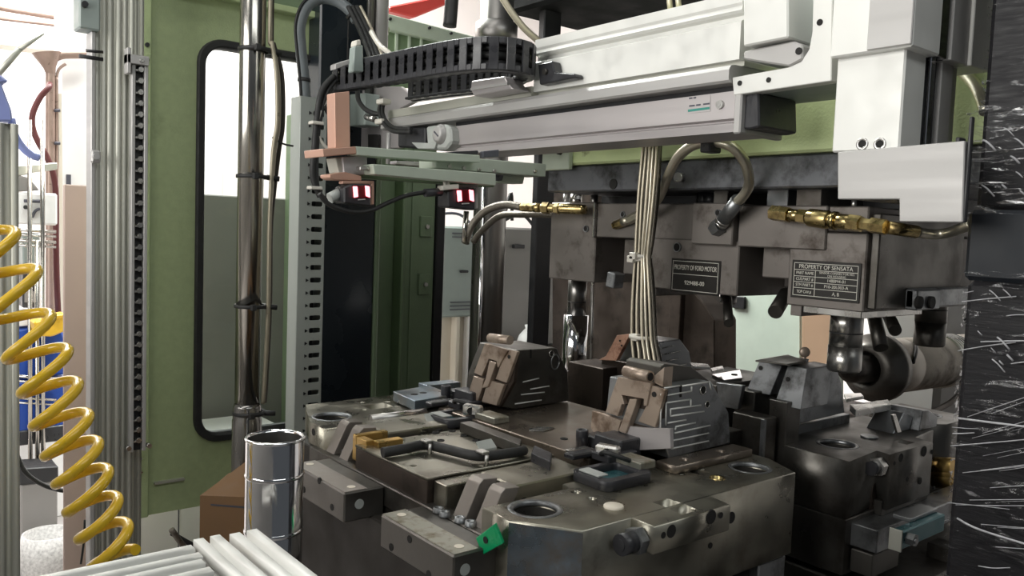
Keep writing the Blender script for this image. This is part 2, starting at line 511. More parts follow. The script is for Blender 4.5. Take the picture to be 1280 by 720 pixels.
# ================================================================ green machine wall with the rounded window
WY = 1.90
root = thing('machine_wall', 'speckled green machine door panel holding the tall black-rimmed rounded window', 'machine panel', (0.8, WY, 0.83))
wx0, wx1, wz0, wz1 = 0.628, 1.0, 0.992, 1.893
wall = build('panel', MB().mesh(slab([(0.522, 0.835), (1.09, 0.835), (1.09, 2.35), (0.522, 2.35)], [rrect(wx0, wx1, wz0, wz1, 0.05)], WY + 0.03, WY, 'y')), M['green'], root)
build('edge_angle', MB().box(0.497, 0.522, WY - 0.012, WY + 0.03, 0.835, 2.35, 0.002), M['green'], root)
for hx, hz in ((0.512, 1.862), (0.512, 1.83), (0.505, 1.79)):
    build('bolt', MB().cyl((hx, WY - 0.012, hz), (hx, WY - 0.017, hz), 0.0045, 10), M['black'], root)
g = build('gasket', MB().mesh(slab(rrect(wx0 - 0.008, wx1 + 0.008, wz0 - 0.008, wz1 + 0.008, 0.056), [rrect(wx0 + 0.009, wx1 - 0.009, wz0 + 0.009, wz1 - 0.009, 0.043)], WY + 0.034, WY - 0.012, 'y', 0.003)), M['black_rubber'], root)
build('pane', MB().box(wx0, wx1, WY + 0.012, WY + 0.016, wz0, wz1), M['glass'], root)
build('ledge', MB().box(0.522, 1.09, WY - 0.03, WY, 1.985, 2.0, 0.002), M['green'], root)
build('upper_rail', MB().box(0.522, 1.09, WY - 0.012, WY, 2.0, 2.05, 0.002), M['green_cab'], root)
build('bottom_lip', MB().box(0.535, 0.6, WY - 0.01, WY, 0.905, 0.91), M['alu_old'], root)
for hz in (0.97, 0.94):
    build('rivet', MB().cyl((0.505, WY - 0.012, hz), (0.505, WY - 0.017, hz), 0.003, 8), M['steel_bright'], root)

# grey guard seen through the window, and what stands behind the wall
o = build('inner_guard', MB().box(0.6, 1.62, 2.4, 2.42, 0.35, 1.568, 0.003), M['guard_grey'])
tag(o, 'plain grey sheet guard seen through the lower half of the rounded window', 'panel')
root = thing('rear_cabinet', 'white cabinet under the green wall beside the cardboard box', 'cabinet', (0.72, 2.25, 0))
build('body', MB().box(0.56, 0.95, 2.2, 2.35, 0.0, 0.93, 0.004), M['white'], root)
build('door_seam', MB().box(0.682, 0.684, 2.197, 2.2, 0.0, 0.93), M['ink_dark'], root)
o = build('floor_cable', MB().tube([(0.53, 1.75, 0.84), (0.60, 1.75, 0.79), (0.66, 1.75, 0.79), (0.73, 1.75, 0.86)], 0.005, sub=6), M['black_rubber'])
tag(o, 'upper black cable sagging below the green wall edge', 'cable')
o = build('floor_cable', MB().tube([(0.52, 1.72, 0.86), (0.57, 1.72, 0.79), (0.66, 1.72, 0.745), (0.8, 1.72, 0.72)], 0.006, sub=6), M['braid_dark'])
tag(o, 'lower grey cable sagging below the green wall edge', 'cable')

# blurred machines in the bright bay, visible through the window glass
root = thing('tall_bay_cabinet', 'pale cabinet in the bright bay behind the left half of the window', 'cabinet', (1.7, 5.5, 0))
build('body', MB().box(1.45, 1.95, 5.4, 5.8, 0, 2.9, 0.02), M['white'], root)
build('door', MB().box(1.49, 1.68, 5.38, 5.4, 0.1, 2.8, 0.01), M['wall_white'], root)
root = thing('bay_duct', 'pale horizontal air duct high in the bay behind the window', 'duct', (2.2, 5.9, 2.95))
build('duct_body', MB().box(1.2, 3.4, 5.75, 6.1, 2.93, 3.15, 0.02), M['cream'], root)
for i in range(4):
    build('flange', MB().box(1.4 + i * 0.5, 1.43 + i * 0.5, 5.73, 6.12, 2.91, 3.17), M['pipe_pink'], root)

# ================================================================ steel rod with cables
rx, ry = 0.653, 1.662
M['rod_cable'] = mat('rod_cable', (0.3, 0.27, 0.2), 0.4, 0.4, 0.2, 60)
root = thing('steel_rod', 'tall polished steel rod with cables strapped along it in front of the window', 'rod', (rx, ry, 0.6))
build('shaft', MB().cyl((rx, ry, 1.12), (rx, ry, 2.5), 0.0255, 28), M['chrome_worn'], root)
build('lower_sleeve', MB().lathe((rx, ry, 0.6), (0, 0, 1), [(0, 0), (0.03, 0), (0.03, 0.485), (0.0285, 0.488), (0.0285, 0.512), (0.026, 0.52), (0, 0.52)]), M['chrome_dark'], root)
cz = [2.4, 1.9, 1.86, 1.8, 1.7, 1.64, 1.5, 1.4, 1.3, 1.17, 1.12]
co = [0.036, 0.036, 0.04, 0.054, 0.058, 0.05, 0.042, 0.042, 0.042, 0.037, 0.034]
for k, (dx, dy, mt) in enumerate(((0, 0, 'rod_cable'), (0.011, 0.004, 'cable_dark'), (-0.006, -0.008, 'rod_cable'))):
    build('cable', MB().tube([(rx + q * 0.80 + dx * (0.5 + 0.5 * (q > 0.045)), ry - q * 0.45 + dy, z) for z, q in zip(cz, co)], 0.0046, 8, sub=4), M[mt], root)
for z in (1.842, 1.588, 1.323, 1.10):
    t = build('cable_tie', MB().lathe((rx + 0.004, ry - 0.002, z - 0.0035), (0, 0, 1), [(0.027, 0), (0.0335, 0), (0.0335, 0.007), (0.027, 0.007)]).box(rx - 0.01, rx + 0.0, ry - 0.043, ry - 0.032, z - 0.006, z + 0.006, 0.001).cyl((rx + 0.026, ry - 0.02, z), (rx + 0.05, ry - 0.026, z - 0.002), 0.0055, 8), M['black_rubber'], root)
build('loose_tie_end', MB().tube([(rx + 0.036, ry - 0.02, 1.67), (rx + 0.055, ry - 0.03, 1.658), (rx + 0.075, ry - 0.035, 1.655)], 0.002, 6, 3), M['black_rubber'], root)

# ================================================================ slotted wiring duct and conduit loop
root = thing('wiring_duct', 'grey slotted wiring duct standing right of the window', 'cable duct', (0.845, 1.76, 0.95))
dx0, dx1, dz0, dz1, dy = 0.7965, 0.8605, 0.92, 1.778, 1.745
holes = []
ns = 29
for i in range(ns):
    z = dz1 - 0.035 - i * 0.0288
    holes.append(rrect(dx1 - 0.033, dx1 - 0.006, z - 0.0055, z + 0.0055, 0.003, 3))
build('front_face', MB().mesh(slab([(dx0, dz0), (dx1, dz0), (dx1, dz1), (dx0, dz1)], holes, dy + 0.003, dy, 'y', 0.0006)), M['duct_grey'], root)
build('side_wall', MB().box(dx0, dx0 + 0.003, dy + 0.003, dy + 0.05, dz0, dz1), M['duct_grey'], root)
build('side_wall', MB().box(dx1 - 0.003, dx1, dy + 0.003, dy + 0.05, dz0, dz1), M['duct_grey'], root)
build('back_wall', MB().box(dx0 + 0.003, dx1 - 0.003, dy + 0.045, dy + 0.05, dz0, dz1), M['black'], root)
for i in range(ns):
    z = dz1 - 0.035 - i * 0.0288
    if i == 0:
        f0 = build('slot_notch', MB().prism([(dx1 - 0.044, dy - 0.0005, z - 0.004), (dx1 - 0.044, dy - 0.0005, z + 0.004), (dx1 - 0.037, dy - 0.0005, z)], (0, -0.001, 0)), M['black'], root)
    else:
        repeat(f0, (0, 0, -i * 0.0288))
root = thing('flexible_conduit', 'grey wrapped flexible conduit looping out of the wiring duct top', 'conduit', (0.83, 1.765, 1.74))
P0 = [at(382, 135, y=1.765), at(380, 100, y=1.765), at(376, 60, y=1.765), at(375, 32, y=1.76), at(384, 8, y=1.75), at(402, -2, y=1.74), at(422, 2, y=1.72), at(438, 14, y=1.70), at(446, 26, y=1.69)]
build('sleeve', MB().tube(P0, 0.0125, 14, sub=6), M['conduit'], root)
build('trim_seam', MB().tube([p + Vector((-0.013, -0.006, 0.004)) for p in P0[:7]], 0.003, 6, sub=5), M['black_rubber'], root)
for q in (P0[1], P0[7]):
    build('tape_band', MB().lathe(q - Vector((0, 0, 0.004)), (0.05, 0, 1) if q == P0[1] else (0.6, -0.2, -0.7), [(0.0128, 0), (0.0142, 0), (0.0142, 0.008), (0.0128, 0.008)]), M['black_rubber'], root)

# dark upright behind the duct
root = thing('dark_column', 'glossy near-black machine column between the wiring duct and the green cabinet', 'column', (0.96, 1.85, 0))
build('body', MB().box(0.885, 1.045, 1.84, 1.95, 0.0, 2.5, 0.004), M['navy'], root)
build('corner_strip', MB().box(1.045, 1.058, 1.835, 1.95, 0.0, 2.5, 0.003), M['green_cab'], root)
build('edge_seam', MB().box(0.955, 0.958, 1.836, 1.84, 1.62, 2.2, 0.0005), M['black_rubber'], root)

# ================================================================ green electrical cabinet
root = thing('green_cabinet', 'dark green machine cabinet with two latch plates behind the red sensors', 'cabinet', (1.22, 2.1, 0))
build('side_panel', MB().box(1.05, 1.125, 2.02, 2.4, 0, 1.82, 0.003), M['green_cab'], root)
build('rib', MB().box(1.125, 1.14, 1.985, 2.4, 0, 1.82, 0.003), M['green_cab'], root)
build('recess_panel', MB().box(1.14, 1.215, 2.03, 2.4, 0, 1.82, 0.003), M['green_cab'], root)
build('rib', MB().box(1.215, 1.226, 1.985, 2.4, 0, 1.82, 0.003), M['green_cab'], root)
d = build('door', MB().box(1.23, 1.332, 2.0, 2.25, 0, 1.82, 0.004), M['green_cab'], root)
build('door_fold', MB().box(1.25, 1.254, 1.996, 2.0, 0, 1.82, 0.001), M['green_cab'], root)
for zz in (1.50, 1.335):
    lp = build('latch_plate', MB().box(1.278, 1.318, 1.993, 2.0, zz - 0.03, zz + 0.03, 0.002), M['green_cab'], root)
    build('latch_screw', MB().cyl((1.298, 1.993, zz), (1.298, 1.985, zz), 0.006, 10), M['steel_bright'], lp)
o = build('black_post', MB().box(1.338, 1.368, 2.0, 2.06, 0, 1.665, 0.003), M['black'])
tag(o, 'slim black post at the right edge of the dark green cabinet', 'post')
root = thing('cross_beam', 'pale green drilled crossbeam above the cable chain', 'beam', (1.5, 2.5, 2.0))
build('beam', MB().prism([at(482, 16, y=2.5), at(640, 58, y=2.5), at(640, 72, y=2.5), at(482, 36, y=2.5)], (0, 0.06, 0), 0.003), M['green_grey'], root)
build('infill_panel', MB().prism([at(482, 37, y=2.53), at(612, 66, y=2.53), at(612, 110, y=2.53), at(482, 110, y=2.53)], (0, 0.01, 0)), M['green_cab'], root)
for px, py in ((487, 24), (536, 35), (563, 42)):
    q = at(px, py, y=2.5)
    build('bolt', MB().cyl(q, q - Vector((0, 0.008, 0)), 0.005, 8), M['black'], root)
for px in (495, 511, 526):
    q = at(px, 40, y=2.53)
    build('seam', MB().box(q.x - 0.004, q.x + 0.004, 2.522, 2.53, q.z - 0.15, q.z - 0.005), M['green_grey'], root)

# ================================================================ tie bars and things behind the press
root = thing('press_tie_bar', 'thick dark chromed press tie bar rising behind the front mould', 'tie bar', (1.345, 1.76, 0))
build('shaft', MB().cyl((1.345, 1.76, 0.5), (1.345, 1.76, 2.6), 0.044, 32), M['chrome_dark'], root)
build('collar', MB().lathe((1.345, 1.76, 1.985), (0, 0, 1), [(0.044, 0), (0.052, 0.003), (0.056, 0.02), (0.056, 0.05), (0.044, 0.055)]), M['chrome_dark'], root)
build('bright_strip', MB().cyl((1.30, 1.73, 0.9), (1.30, 1.73, 1.62), 0.006, 10), M['chrome'], root)
o = build('press_column', MB().box(1.497, 1.56, 1.745, 1.77, 0.0, 2.4, 0.003), M['green_cab'])
o.data.materials[0] = M['black']
tag(o, 'black square press column behind the left end of the upper mould', 'column')
root = thing('steel_tube', 'bright vertical steel tube above the left end of the cable chain', 'tube', (1.03, 1.78, 1.7))
q = at(476, 60, y=1.78)
build('tube_body', MB().cyl((q.x, 1.78, 1.80), (q.x, 1.78, 2.6), 0.0165, 20), M['alu'], root)
build('side_rail', MB().cyl((q.x - 0.027, 1.785, 1.80), (q.x - 0.027, 1.785, 2.6), 0.01, 12), M['chrome_dark'], root)
o = build('lifting_arm', MB().prism([at(486, 8, y=3.0), at(556, -6, y=3.0), at(558, 6, y=3.0), at(519, 22, y=3.0), at(487, 14, y=3.0)], (0, 0.12, 0), 0.006), M['red'])
tag(o, 'red steel arm high in the bay above the green crossbeam', 'arm')
o = build('black_hose', MB().tube([at(566, -20, y=1.7), at(564, 10, y=1.7), at(562, 33, y=1.7)], 0.0165, 14, 4), M['black_rubber'])
tag(o, 'short thick black tube hanging above the cable chain', 'hose')
root = thing('grey_switch_box', 'grey-green control box on cream supports seen between cabinet and tie bar', 'control box', (1.98, 2.85, 1.1))
build('housing', MB().box(1.87, 2.12, 2.8, 3.0, 1.13, 1.505, 0.008), M['cab_grey'], root)
for zz in (1.475, 1.46, 1.19, 1.175, 1.16):
    build('louvre', MB().box(1.95, 2.1, 2.794, 2.8, zz, zz + 0.004), M['ink_dark'], root)
build('handle', MB().box(1.99, 2.03, 2.785, 2.8, 1.315, 1.325, 0.003), M['black'], root)
build('top_conduit', MB().tube([(1.88, 2.85, 1.50), (1.92, 2.85, 1.55), (2.02, 2.85, 1.555), (2.1, 2.85, 1.50)], 0.006, 8, 5), M['ink_dark'], root)
root = thing('cream_support', 'cream panelled stand carrying the grey-green control box', 'stand', (2.0, 2.9, 0))
build('body', MB().box(1.88, 2.17, 2.84, 3.0, 0, 1.13, 0.005), M['cream'], root)
build('post', MB().box(1.985, 2.005, 2.8, 2.84, 0, 1.13, 0.003), M['cream'], root)
build('post', MB().box(2.05, 2.09, 2.81, 2.84, 0, 1.13, 0.003), M['white'], root)
root = thing('dark_switch_box', 'dark grey control box with a small black handle right of the tie bar', 'control box', (2.35, 2.9, 1.0))
build('housing', MB().box(2.2, 2.62, 2.8, 3.05, 0.981, 1.51, 0.008), M['guard_grey'], root)
build('handle', MB().box(2.265, 2.325, 2.78, 2.8, 1.42, 1.437, 0.003), M['black'], root)
build('top_cable', MB().tube([(2.22, 2.85, 1.51), (2.28, 2.85, 1.55), (2.36, 2.85, 1.57), (2.44, 2.85, 1.51)], 0.008, 8, 5), M['black_rubber'], root)
build('top_cable', MB().tube([(2.24, 2.86, 1.50), (2.27, 2.86, 1.58), (2.30, 2.86, 1.66), (2.31, 2.86, 1.54)], 0.008, 8, 5), M['black_rubber'], root)
o = build('white_bag', MB().lathe((2.3, 2.7, 0.98), (0, 0, 1), [(0, 0), (0.05, 0.0), (0.058, 0.03), (0.045, 0.07), (0.018, 0.1), (0.022, 0.115), (0, 0.118)], 14), M['white'])
tag(o, 'crumpled white bag below the dark control box', 'bag')
o = build('bag_stand', MB().box(2.2, 2.6, 2.6, 2.95, 0.0, 0.98, 0.004), M['steel_dark'])
tag(o, 'dark stand carrying the crumpled white bag', 'stand')
# ================================================================ PRESS: green slide, platen, upper mould
SX = 1.15
root = thing('press_slide', 'bright green painted press slide above the dark platen', 'press slide', (1.5, 0.8, 1.63))
build('slide_body', MB().box(SX, 2.0, 0.435, 1.318, 1.635, 1.875, 0.004), M['green_bright'], root)
build('left_cheek', MB().box(SX + 0.02, 2.0, 1.318, 1.34, 1.635, 1.875, 0.003), M['steel_dark'], root)
build('scraper_plate', MB().box(SX - 0.012, SX, 1.235, 1.318, 1.625, 1.672, 0.002), M['green_grey'], root)
build('screw', MB().cyl((SX - 0.012, 1.26, 1.66), (SX - 0.02, 1.26, 1.66), 0.005, 10), M['dark_hole'], root)
root = thing('upper_platen', 'blue-black steel clamp plate bolted under the green slide', 'plate', (1.5, 0.85, 1.58))
build('plate_body', MB().box(SX + 0.012, 1.95, 0.435, 1.325, 1.582, 1.634, 0.003), M['slide_blue_grey'], root)
for px, py in ((852, 222),):
    q = at(px, py, x=SX + 0.012)
    build('bolt_head', MB().cyl(q, q - Vector((0.012, 0, 0)), 0.0085, 16), M['steel_bright'], root)
q = at(767, 230, x=SX + 0.012)
build('oil_stain_plug', MB().cyl(q, q - Vector((0.002, 0, 0)), 0.01, 14), M['dark_hole'], root)

UX = 1.20
root = thing('upper_mould', 'brown-black steel upper mould half hanging under the platen', 'mould', (1.45, 0.95, 1.39))
# main cavity blocks, from far (left) to near (right)
build('end_block', MB().box(UX, 1.75, 1.212, 1.352, 1.398, 1.562, 0.002), M['upper_steel'], root)
build('left_gap_block', MB().box(UX + 0.12, 1.75, 1.16, 1.212, 1.398, 1.49, 0.002), M['upper_steel'], root)
build('step_block', MB().box(UX + 0.03, 1.75, 1.085, 1.16, 1.42, 1.49, 0.002), M['upper_steel'], root)
build('cavity_block', MB().box(UX, 1.75, 0.862, 1.085, 1.40, 1.495, 0.002), M['upper_steel'], root)
build('cavity_foot', MB().box(UX, 1.5, 1.045, 1.10, 1.385, 1.40, 0.002), M['upper_steel'], root)
build('core_block', MB().box(UX + 0.14, 1.75, 0.765, 0.862, 1.414, 1.495, 0.002), M['upper_steel'], root)
build('core_lug', MB().box(UX + 0.03, UX + 0.14, 0.776, 0.835, 1.435, 1.495, 0.002), M['upper_steel'], root)
build('tag_block', MB().box(UX, 1.75, 0.634, 0.765, 1.395, 1.515, 0.002), M['upper_steel'], root)
build('bright_shim', MB().box(UX + 0.002, 1.4, 0.637, 0.735, 1.385, 1.396, 0.001), M['steel_bright'], root)
build('lock_tab', MB().box(UX + 0.005, 1.30, 0.74, 0.76, 1.378, 1.396, 0.001), M['upper_steel'], root)
# manifold plates above
for y0, y1, x0 in ((1.075, 1.205, UX - 0.006), (0.93, 1.075, UX + 0.008)):
    build('manifold_plate', MB().box(x0, 1.75, y0, y1, 1.492, 1.56, 0.002), M['upper_steel'], root)
build('manifold_plate', MB().box(UX - 0.014, 1.75, 0.868, 0.956, 1.487, 1.56, 0.002), M['upper_steel'], root)
build('manifold_plate', MB().box(UX - 0.004, 1.75, 0.70, 0.864, 1.486, 1.556, 0.002), M['upper_steel'], root)
build('manifold_plate', MB().box(UX - 0.002, 1.75, 0.634, 0.699, 1.516, 1.555, 0.002), M['upper_steel'], root)
build('bright_edge', MB().box(UX - 0.012, UX + 0.01, 1.206, 1.211, 1.49, 1.562, 0.001), M['steel_bright'], root)
build('side_plate', MB().box(1.21, 1.50, 0.62, 0.634, 1.40, 1.545, 0.002), M['steel_dark'], root)
build('gap_filler', MB().box(UX + 0.14, 1.75, 0.64, 1.34, 1.552, 1.584), M['black'], root)
# spacers and springs in the gap under the platen
for px, w, mt in ((720, 0.02, 'chrome_worn'), (708, 0.012, 'chrome_dark'), (743, 0.012, 'chrome_dark')):
    q = at(px, 248, x=UX + 0.08)
    build('spacer_pin', MB().cyl((q.x, q.y, 1.555), (q.x, q.y, 1.585), w / 1.5, 14), M[mt], root)
for y0, y1, mt in ((0.78, 0.82, 'steel_grey'), (0.72, 0.765, 'steel_dark'), (0.90, 0.93, 'steel_dark')):
    build('riser_pad', MB().box(UX + 0.01, UX + 0.2, y0, y1, 1.554, 1.584, 0.001), M[mt], root)
for yy in (1.0, 0.985):
    build('spring', MB().cyl((UX + 0.06, yy - 0.01, 1.556), (UX + 0.06, yy - 0.01, 1.583), 0.014, 14), M['black'], root)
build('top_screw', MB().cyl((UX + 0.01, 0.665, 1.553), (UX + 0.01, 0.665, 1.565), 0.004, 8), M['steel_bright'], root)
# sockets
for px, py, r in ((847, 309, 0.009), (779, 268, 0.006), (898, 266, 0.006), (733, 286, 0.007)):
    xx = UX if px == 847 else (UX - 0.014 if px == 898 else (UX - 0.006 if px == 779 else UX))
    q = at(px, py, x=xx - 0.0005)
    bs = build('socket_hole', MB().cyl(q, q - Vector((0.002, 0, 0)), r * 0.8, 16), M['dark_hole'], root)
    build('socket_rim', MB().lathe(q, (-1, 0, 0), [(r * 0.8, 0), (r * 0.8, 0.003), (r, 0.003), (r, 0)], 16), M['steel_grey'], bs)
build('side_latch', MB().box(1.30, 1.60, 0.605, 0.62, 1.40, 1.432, 0.003).box(1.30, 1.38, 0.60, 0.62, 1.398, 1.43, 0.002), M['steel_grey'], root)
for px in (1148, 1163):
    q = at(px, 378, y=0.599)
    build('latch_hole', MB().cyl(q + Vector((0, 0.002, 0)), q - Vector((0, 0.004, 0)), 0.010, 14), M['dark_hole'], root)
# guide pins
M['pin_steel'] = mat('pin_steel', (0.42, 0.41, 0.39), 0.3, 0.95, 0.15, 14, stretch=(1, 1, 0.2))
def guide_pin(x, y, zb, zt, r, rb, zs, mt, mt2, label):
    t = thing('guide_pin', label, 'guide pin', (x, y, zb))
    build('lower_sleeve', MB().lathe((x, y, zb), (0, 0, 1), [(0, 0), (rb * 0.9, 0), (rb, 0.004), (rb, zs - zb), (0, zs - zb)]), M[mt2], t)
    build('shank', MB().cyl((x, y, zs), (x, y, zt), r, 24), M[mt], t)
    build('ring_groove', MB().cyl((x, y, zs + (zt - zs) * 0.3), (x, y, zs + (zt - zs) * 0.3 + 0.002), r * 1.015, 24), M['black'], t)
guide_pin(1.285, 0.705, 1.288, 1.40, 0.026, 0.027, 1.33, 'pin_steel', 'pin_steel', 'dark steel guide pin under the bright shim, above the rear mould bore')
guide_pin(1.282, 1.345, 1.19, 1.41, 0.021, 0.028, 1.315, 'chrome_dark', 'chrome', 'far chrome guide pin with a mirror sleeve left of the cable bundle')
guide_pin(1.665, 0.74, 1.303, 1.43, 0.029, 0.029, 1.35, 'steel_dark', 'steel_dark', 'blackened guide pin at the right beside the wrapped column')
guide_pin(1.60, 0.80, 1.36, 1.43, 0.018, 0.022, 1.375, 'steel_dark', 'steel_dark', 'short black ejector pin left of the blackened guide pin')
guide_pin(1.42, 1.04, 1.365, 1.41, 0.02, 0.017, 1.385, 'chrome_dark', 'chrome_dark', 'small stepped pin under the two-line black tag block')
# angle pins (slanted)
def angle_pin(p0, p1, r, label):
    o = build('angle_pin', MB().cyl(p0, p1, r, 18), M['steel_dark'])
    return tag(o, label, 'angle pin')
angle_pin(at(908, 366, x=1.34), at(911, 404, x=1.26), 0.009, 'short slanted black angle pin under the two-line tag')
angle_pin(at(982, 368, x=1.30), at(969, 390, x=1.235), 0.0125, 'slanted black angle pin left of the many-line tag')
angle_pin(at(1092, 390, x=1.6), at(1101, 435, x=1.56), 0.014, 'long slanted dark angle pin in front of the barrel')
angle_pin(at(1108, 388, x=1.6), at(1119, 413, x=1.52), 0.0115, 'short tilted black angle pin above the barrel')
q = at(769, 350, x=UX); o = build('corner_nub', MB().obox(q, 0.03, 0.022, 0.03, Matrix.Rotation(0.15, 3, 'X'), 0.002), M['steel_grey'], bpy.data.objects['upper_mould'])
# L-shaped bright rail left of the bundle
o = build('stop_frame', MB().tube([at(739, 470, x=1.45), at(740, 400, x=1.45), at(741, 347, x=1.45), at(745, 344, x=1.45), at(800, 341, x=1.45)], 0.0042, 8), M['steel_bright'])
tag(o, 'slim bright L-shaped stop frame beside the far chrome guide pin', 'frame')
root = thing('rear_ejector_plate', 'dark brown steel ejector housing standing behind the cable bundle', 'housing', (1.8, 1.45, 0.9))
build('housing_body', MB().prism([at(690, 500, x=1.85), at(893, 480, x=1.85), at(893, 400, x=1.85), at(880, 380, x=1.85), at(845, 340, x=1.85), at(745, 330, x=1.85), at(740, 236, x=1.85), at(690, 236, x=1.85)], (0.1, 0, 0), 0.003), M['steel_brown'], root)
build('rib', MB().box(1.83, 1.85, 1.50, 1.54, 1.1, 1.40, 0.002), M['steel_brown'], root)

# ---------------------------------------------------------------- name tags
def name_tag(pa, pb, x, label, rows):
    """Engraved plate on an X face; pa upper far corner, pb lower near corner."""
    y1, z1 = pa.y, pa.z; y0, z0 = pb.y, pb.z
    t = thing('name_tag', label, 'tag', (x, (y0 + y1) / 2, z0))
    build('plate', MB().box(x - 0.002, x, y0, y1, z0, z1, 0.0005), M['tag_black'], t)
    wdt = y1 - y0; hgt = z1 - z0
    lw = 0.0009
    mb = MB(); tx = MB()
    xf = x - 0.0024
    def line(ya, yb, za, zb): mb.box(xf, x - 0.0018, ya, yb, za, zb)
    m = 0.004
    line(y0 + m, y1 - m, z1 - m - lw, z1 - m); line(y0 + m, y1 - m, z0 + m, z0 + m + lw)
    line(y0 + m, y0 + m + lw, z0 + m, z1 - m); line(y1 - m - lw, y1 - m, z0 + m, z1 - m)
    for r in rows:
        if r[0] == 'h': zz = z1 - r[1] * hgt; line(y0 + m, y1 - m, zz - lw / 2, zz + lw / 2)
        if r[0] == 'v': yy = y1 - r[1] * wdt; line(yy - lw / 2, yy + lw / 2, z0 + m, z1 - r[2] * hgt)
        if r[0] == 't':
            tx.mesh(text_mesh(r[4], r[3] * hgt, (xf, y1 - r[1] * wdt, z1 - r[2] * hgt), (0, -1, 0), (0, 0, 1), width=r[5] * wdt))
    build('border_lines', mb, M['ink_white'], t)
    build('lettering', tx, M['ink_white'], t)
    q = (x - 0.002, (y0 + y1) / 2, z1 - m)
    return t
name_tag(at(840.5, 322.5, x=UX), at(899.5, 370.5, x=UX), UX, 'two-line black engraved tag on the middle block of the upper mould',
         [('h', 0.45), ('t', 0.5, 0.26, 0.2, 'PROPERTY OF FORD MOTOR', 0.86), ('t', 0.5, 0.7, 0.17, '929488-00', 0.4)])
name_tag(at(991.5, 324.5, x=UX), at(1074.5, 379.5, x=UX), UX, 'black engraved tag ruled into many lines on the right end of the upper mould',
         [('h', 0.25), ('h', 0.42), ('h', 0.57), ('h', 0.73), ('v', 0.36, 0.25),
          ('t', 0.5, 0.165, 0.15, 'PROPERTY OF SENSATA', 0.78),
          ('t', 0.205, 0.335, 0.11, 'PART NAME', 0.26), ('t', 0.205, 0.495, 0.11, 'CUS.PART #', 0.26), ('t', 0.205, 0.65, 0.11, 'STM PART #', 0.26), ('t', 0.205, 0.83, 0.11, 'TOP CAV.#', 0.22),
          ('t', 0.67, 0.30, 0.075, 'SENSOR CONNECTOR NO.', 0.5), ('t', 0.67, 0.375, 0.075, 'ON HOUSING', 0.26),
          ('t', 0.67, 0.495, 0.11, '148BM4-01', 0.25), ('t', 0.67, 0.65, 0.11, 'P10-20L003-A', 0.34), ('t', 0.67, 0.83, 0.13, 'A, B', 0.1)])

# ---------------------------------------------------------------- hydraulic fittings and hoses
def coupling(p0, p1, rs, name, label, mt, grp=None):
    """Turned coupling along p0 -> p1; rs = list of (fraction, radius, hex?)."""
    p0 = Vector(p0); p1 = Vector(p1)
    t = thing(name, label, 'coupling', p0)
    for i, (a, b, r, hx) in enumerate(rs):
        q0 = p0.lerp(p1, a); q1 = p0.lerp(p1, b)
        m = MB()
        if hx: m.hexnut(q0, q1, r)
        else: m.lathe(q0, q1 - q0, [(0, 0), (r * 0.85, 0), (r, (q1 - q0).length * 0.12), (r, (q1 - q0).length * 0.88), (r * 0.85, (q1 - q0).length), (0, (q1 - q0).length)], 18)
        build('hex_nut' if hx else 'sleeve', m, M[mt], t)
    return t
a = at(965, 266, x=UX - 0.03); b = at(1108, 284, y=0.585)
coupling(a, b, [(0, 0.17, 0.0125, True), (0.17, 0.26, 0.010, False), (0.26, 0.34, 0.0115, True), (0.34, 0.54, 0.014, False), (0.54, 0.56, 0.011, False), (0.56, 0.60, 0.014, False), (0.60, 0.72, 0.0115, False), (0.70, 0.80, 0.0125, True), (0.80, 0.88, 0.009, True), (0.88, 1.0, 0.0115, True)],
         'hydraulic_coupling', 'long bright brass quick coupling on the right of the upper mould', 'brass')
root = thing('hydraulic_hose', 'braided hose curving from the long brass coupling to the wrapped column', 'hose', b)
e = at(1146, 290, y=0.56)
build('ferrule', MB().cyl(b, e, 0.0095, 16), M['brass'], root)
build('braid_cover', MB().tube([e, at(1165, 293, y=0.55), at(1185, 291, y=0.53), at(1200, 286, y=0.50), at(1215, 280, y=0.48)], 0.0075, 12, 5), M['braid'], root)
a = at(732, 262, x=UX - 0.02); b = at(652, 259, x=1.13)
coupling(a, b, [(0, 0.42, 0.0105, False), (0.40, 0.46, 0.012, True), (0.46, 0.70, 0.009, False), (0.56, 0.66, 0.0125, True), (0.70, 0.80, 0.010, False), (0.8, 1.0, 0.0095, True)],
         'hydraulic_coupling', 'dull brass coupling left of the cable bundle', 'brass')
root = thing('hydraulic_hose', 'dark hose drooping from the dull brass coupling past the tie bar', 'hose', b)
build('hose_cover', MB().tube([b, at(632, 256, x=1.12), at(610, 262, x=1.11), at(594, 276, x=1.10), at(586, 290, x=1.09), at(582, 304, x=1.08)], 0.0085, 12, 5), M['braid_dark'], root)
o = build('hydraulic_hose', MB().tube([at(694, 268, x=1.21), at(655, 268, x=1.2), at(625, 270, x=1.2), at(603, 288, x=1.2), at(592, 302, x=1.2)], 0.008, 12, 5), M['braid_dark'])
tag(o, 'second dark hose tucked behind the drooping dark hose', 'hose')

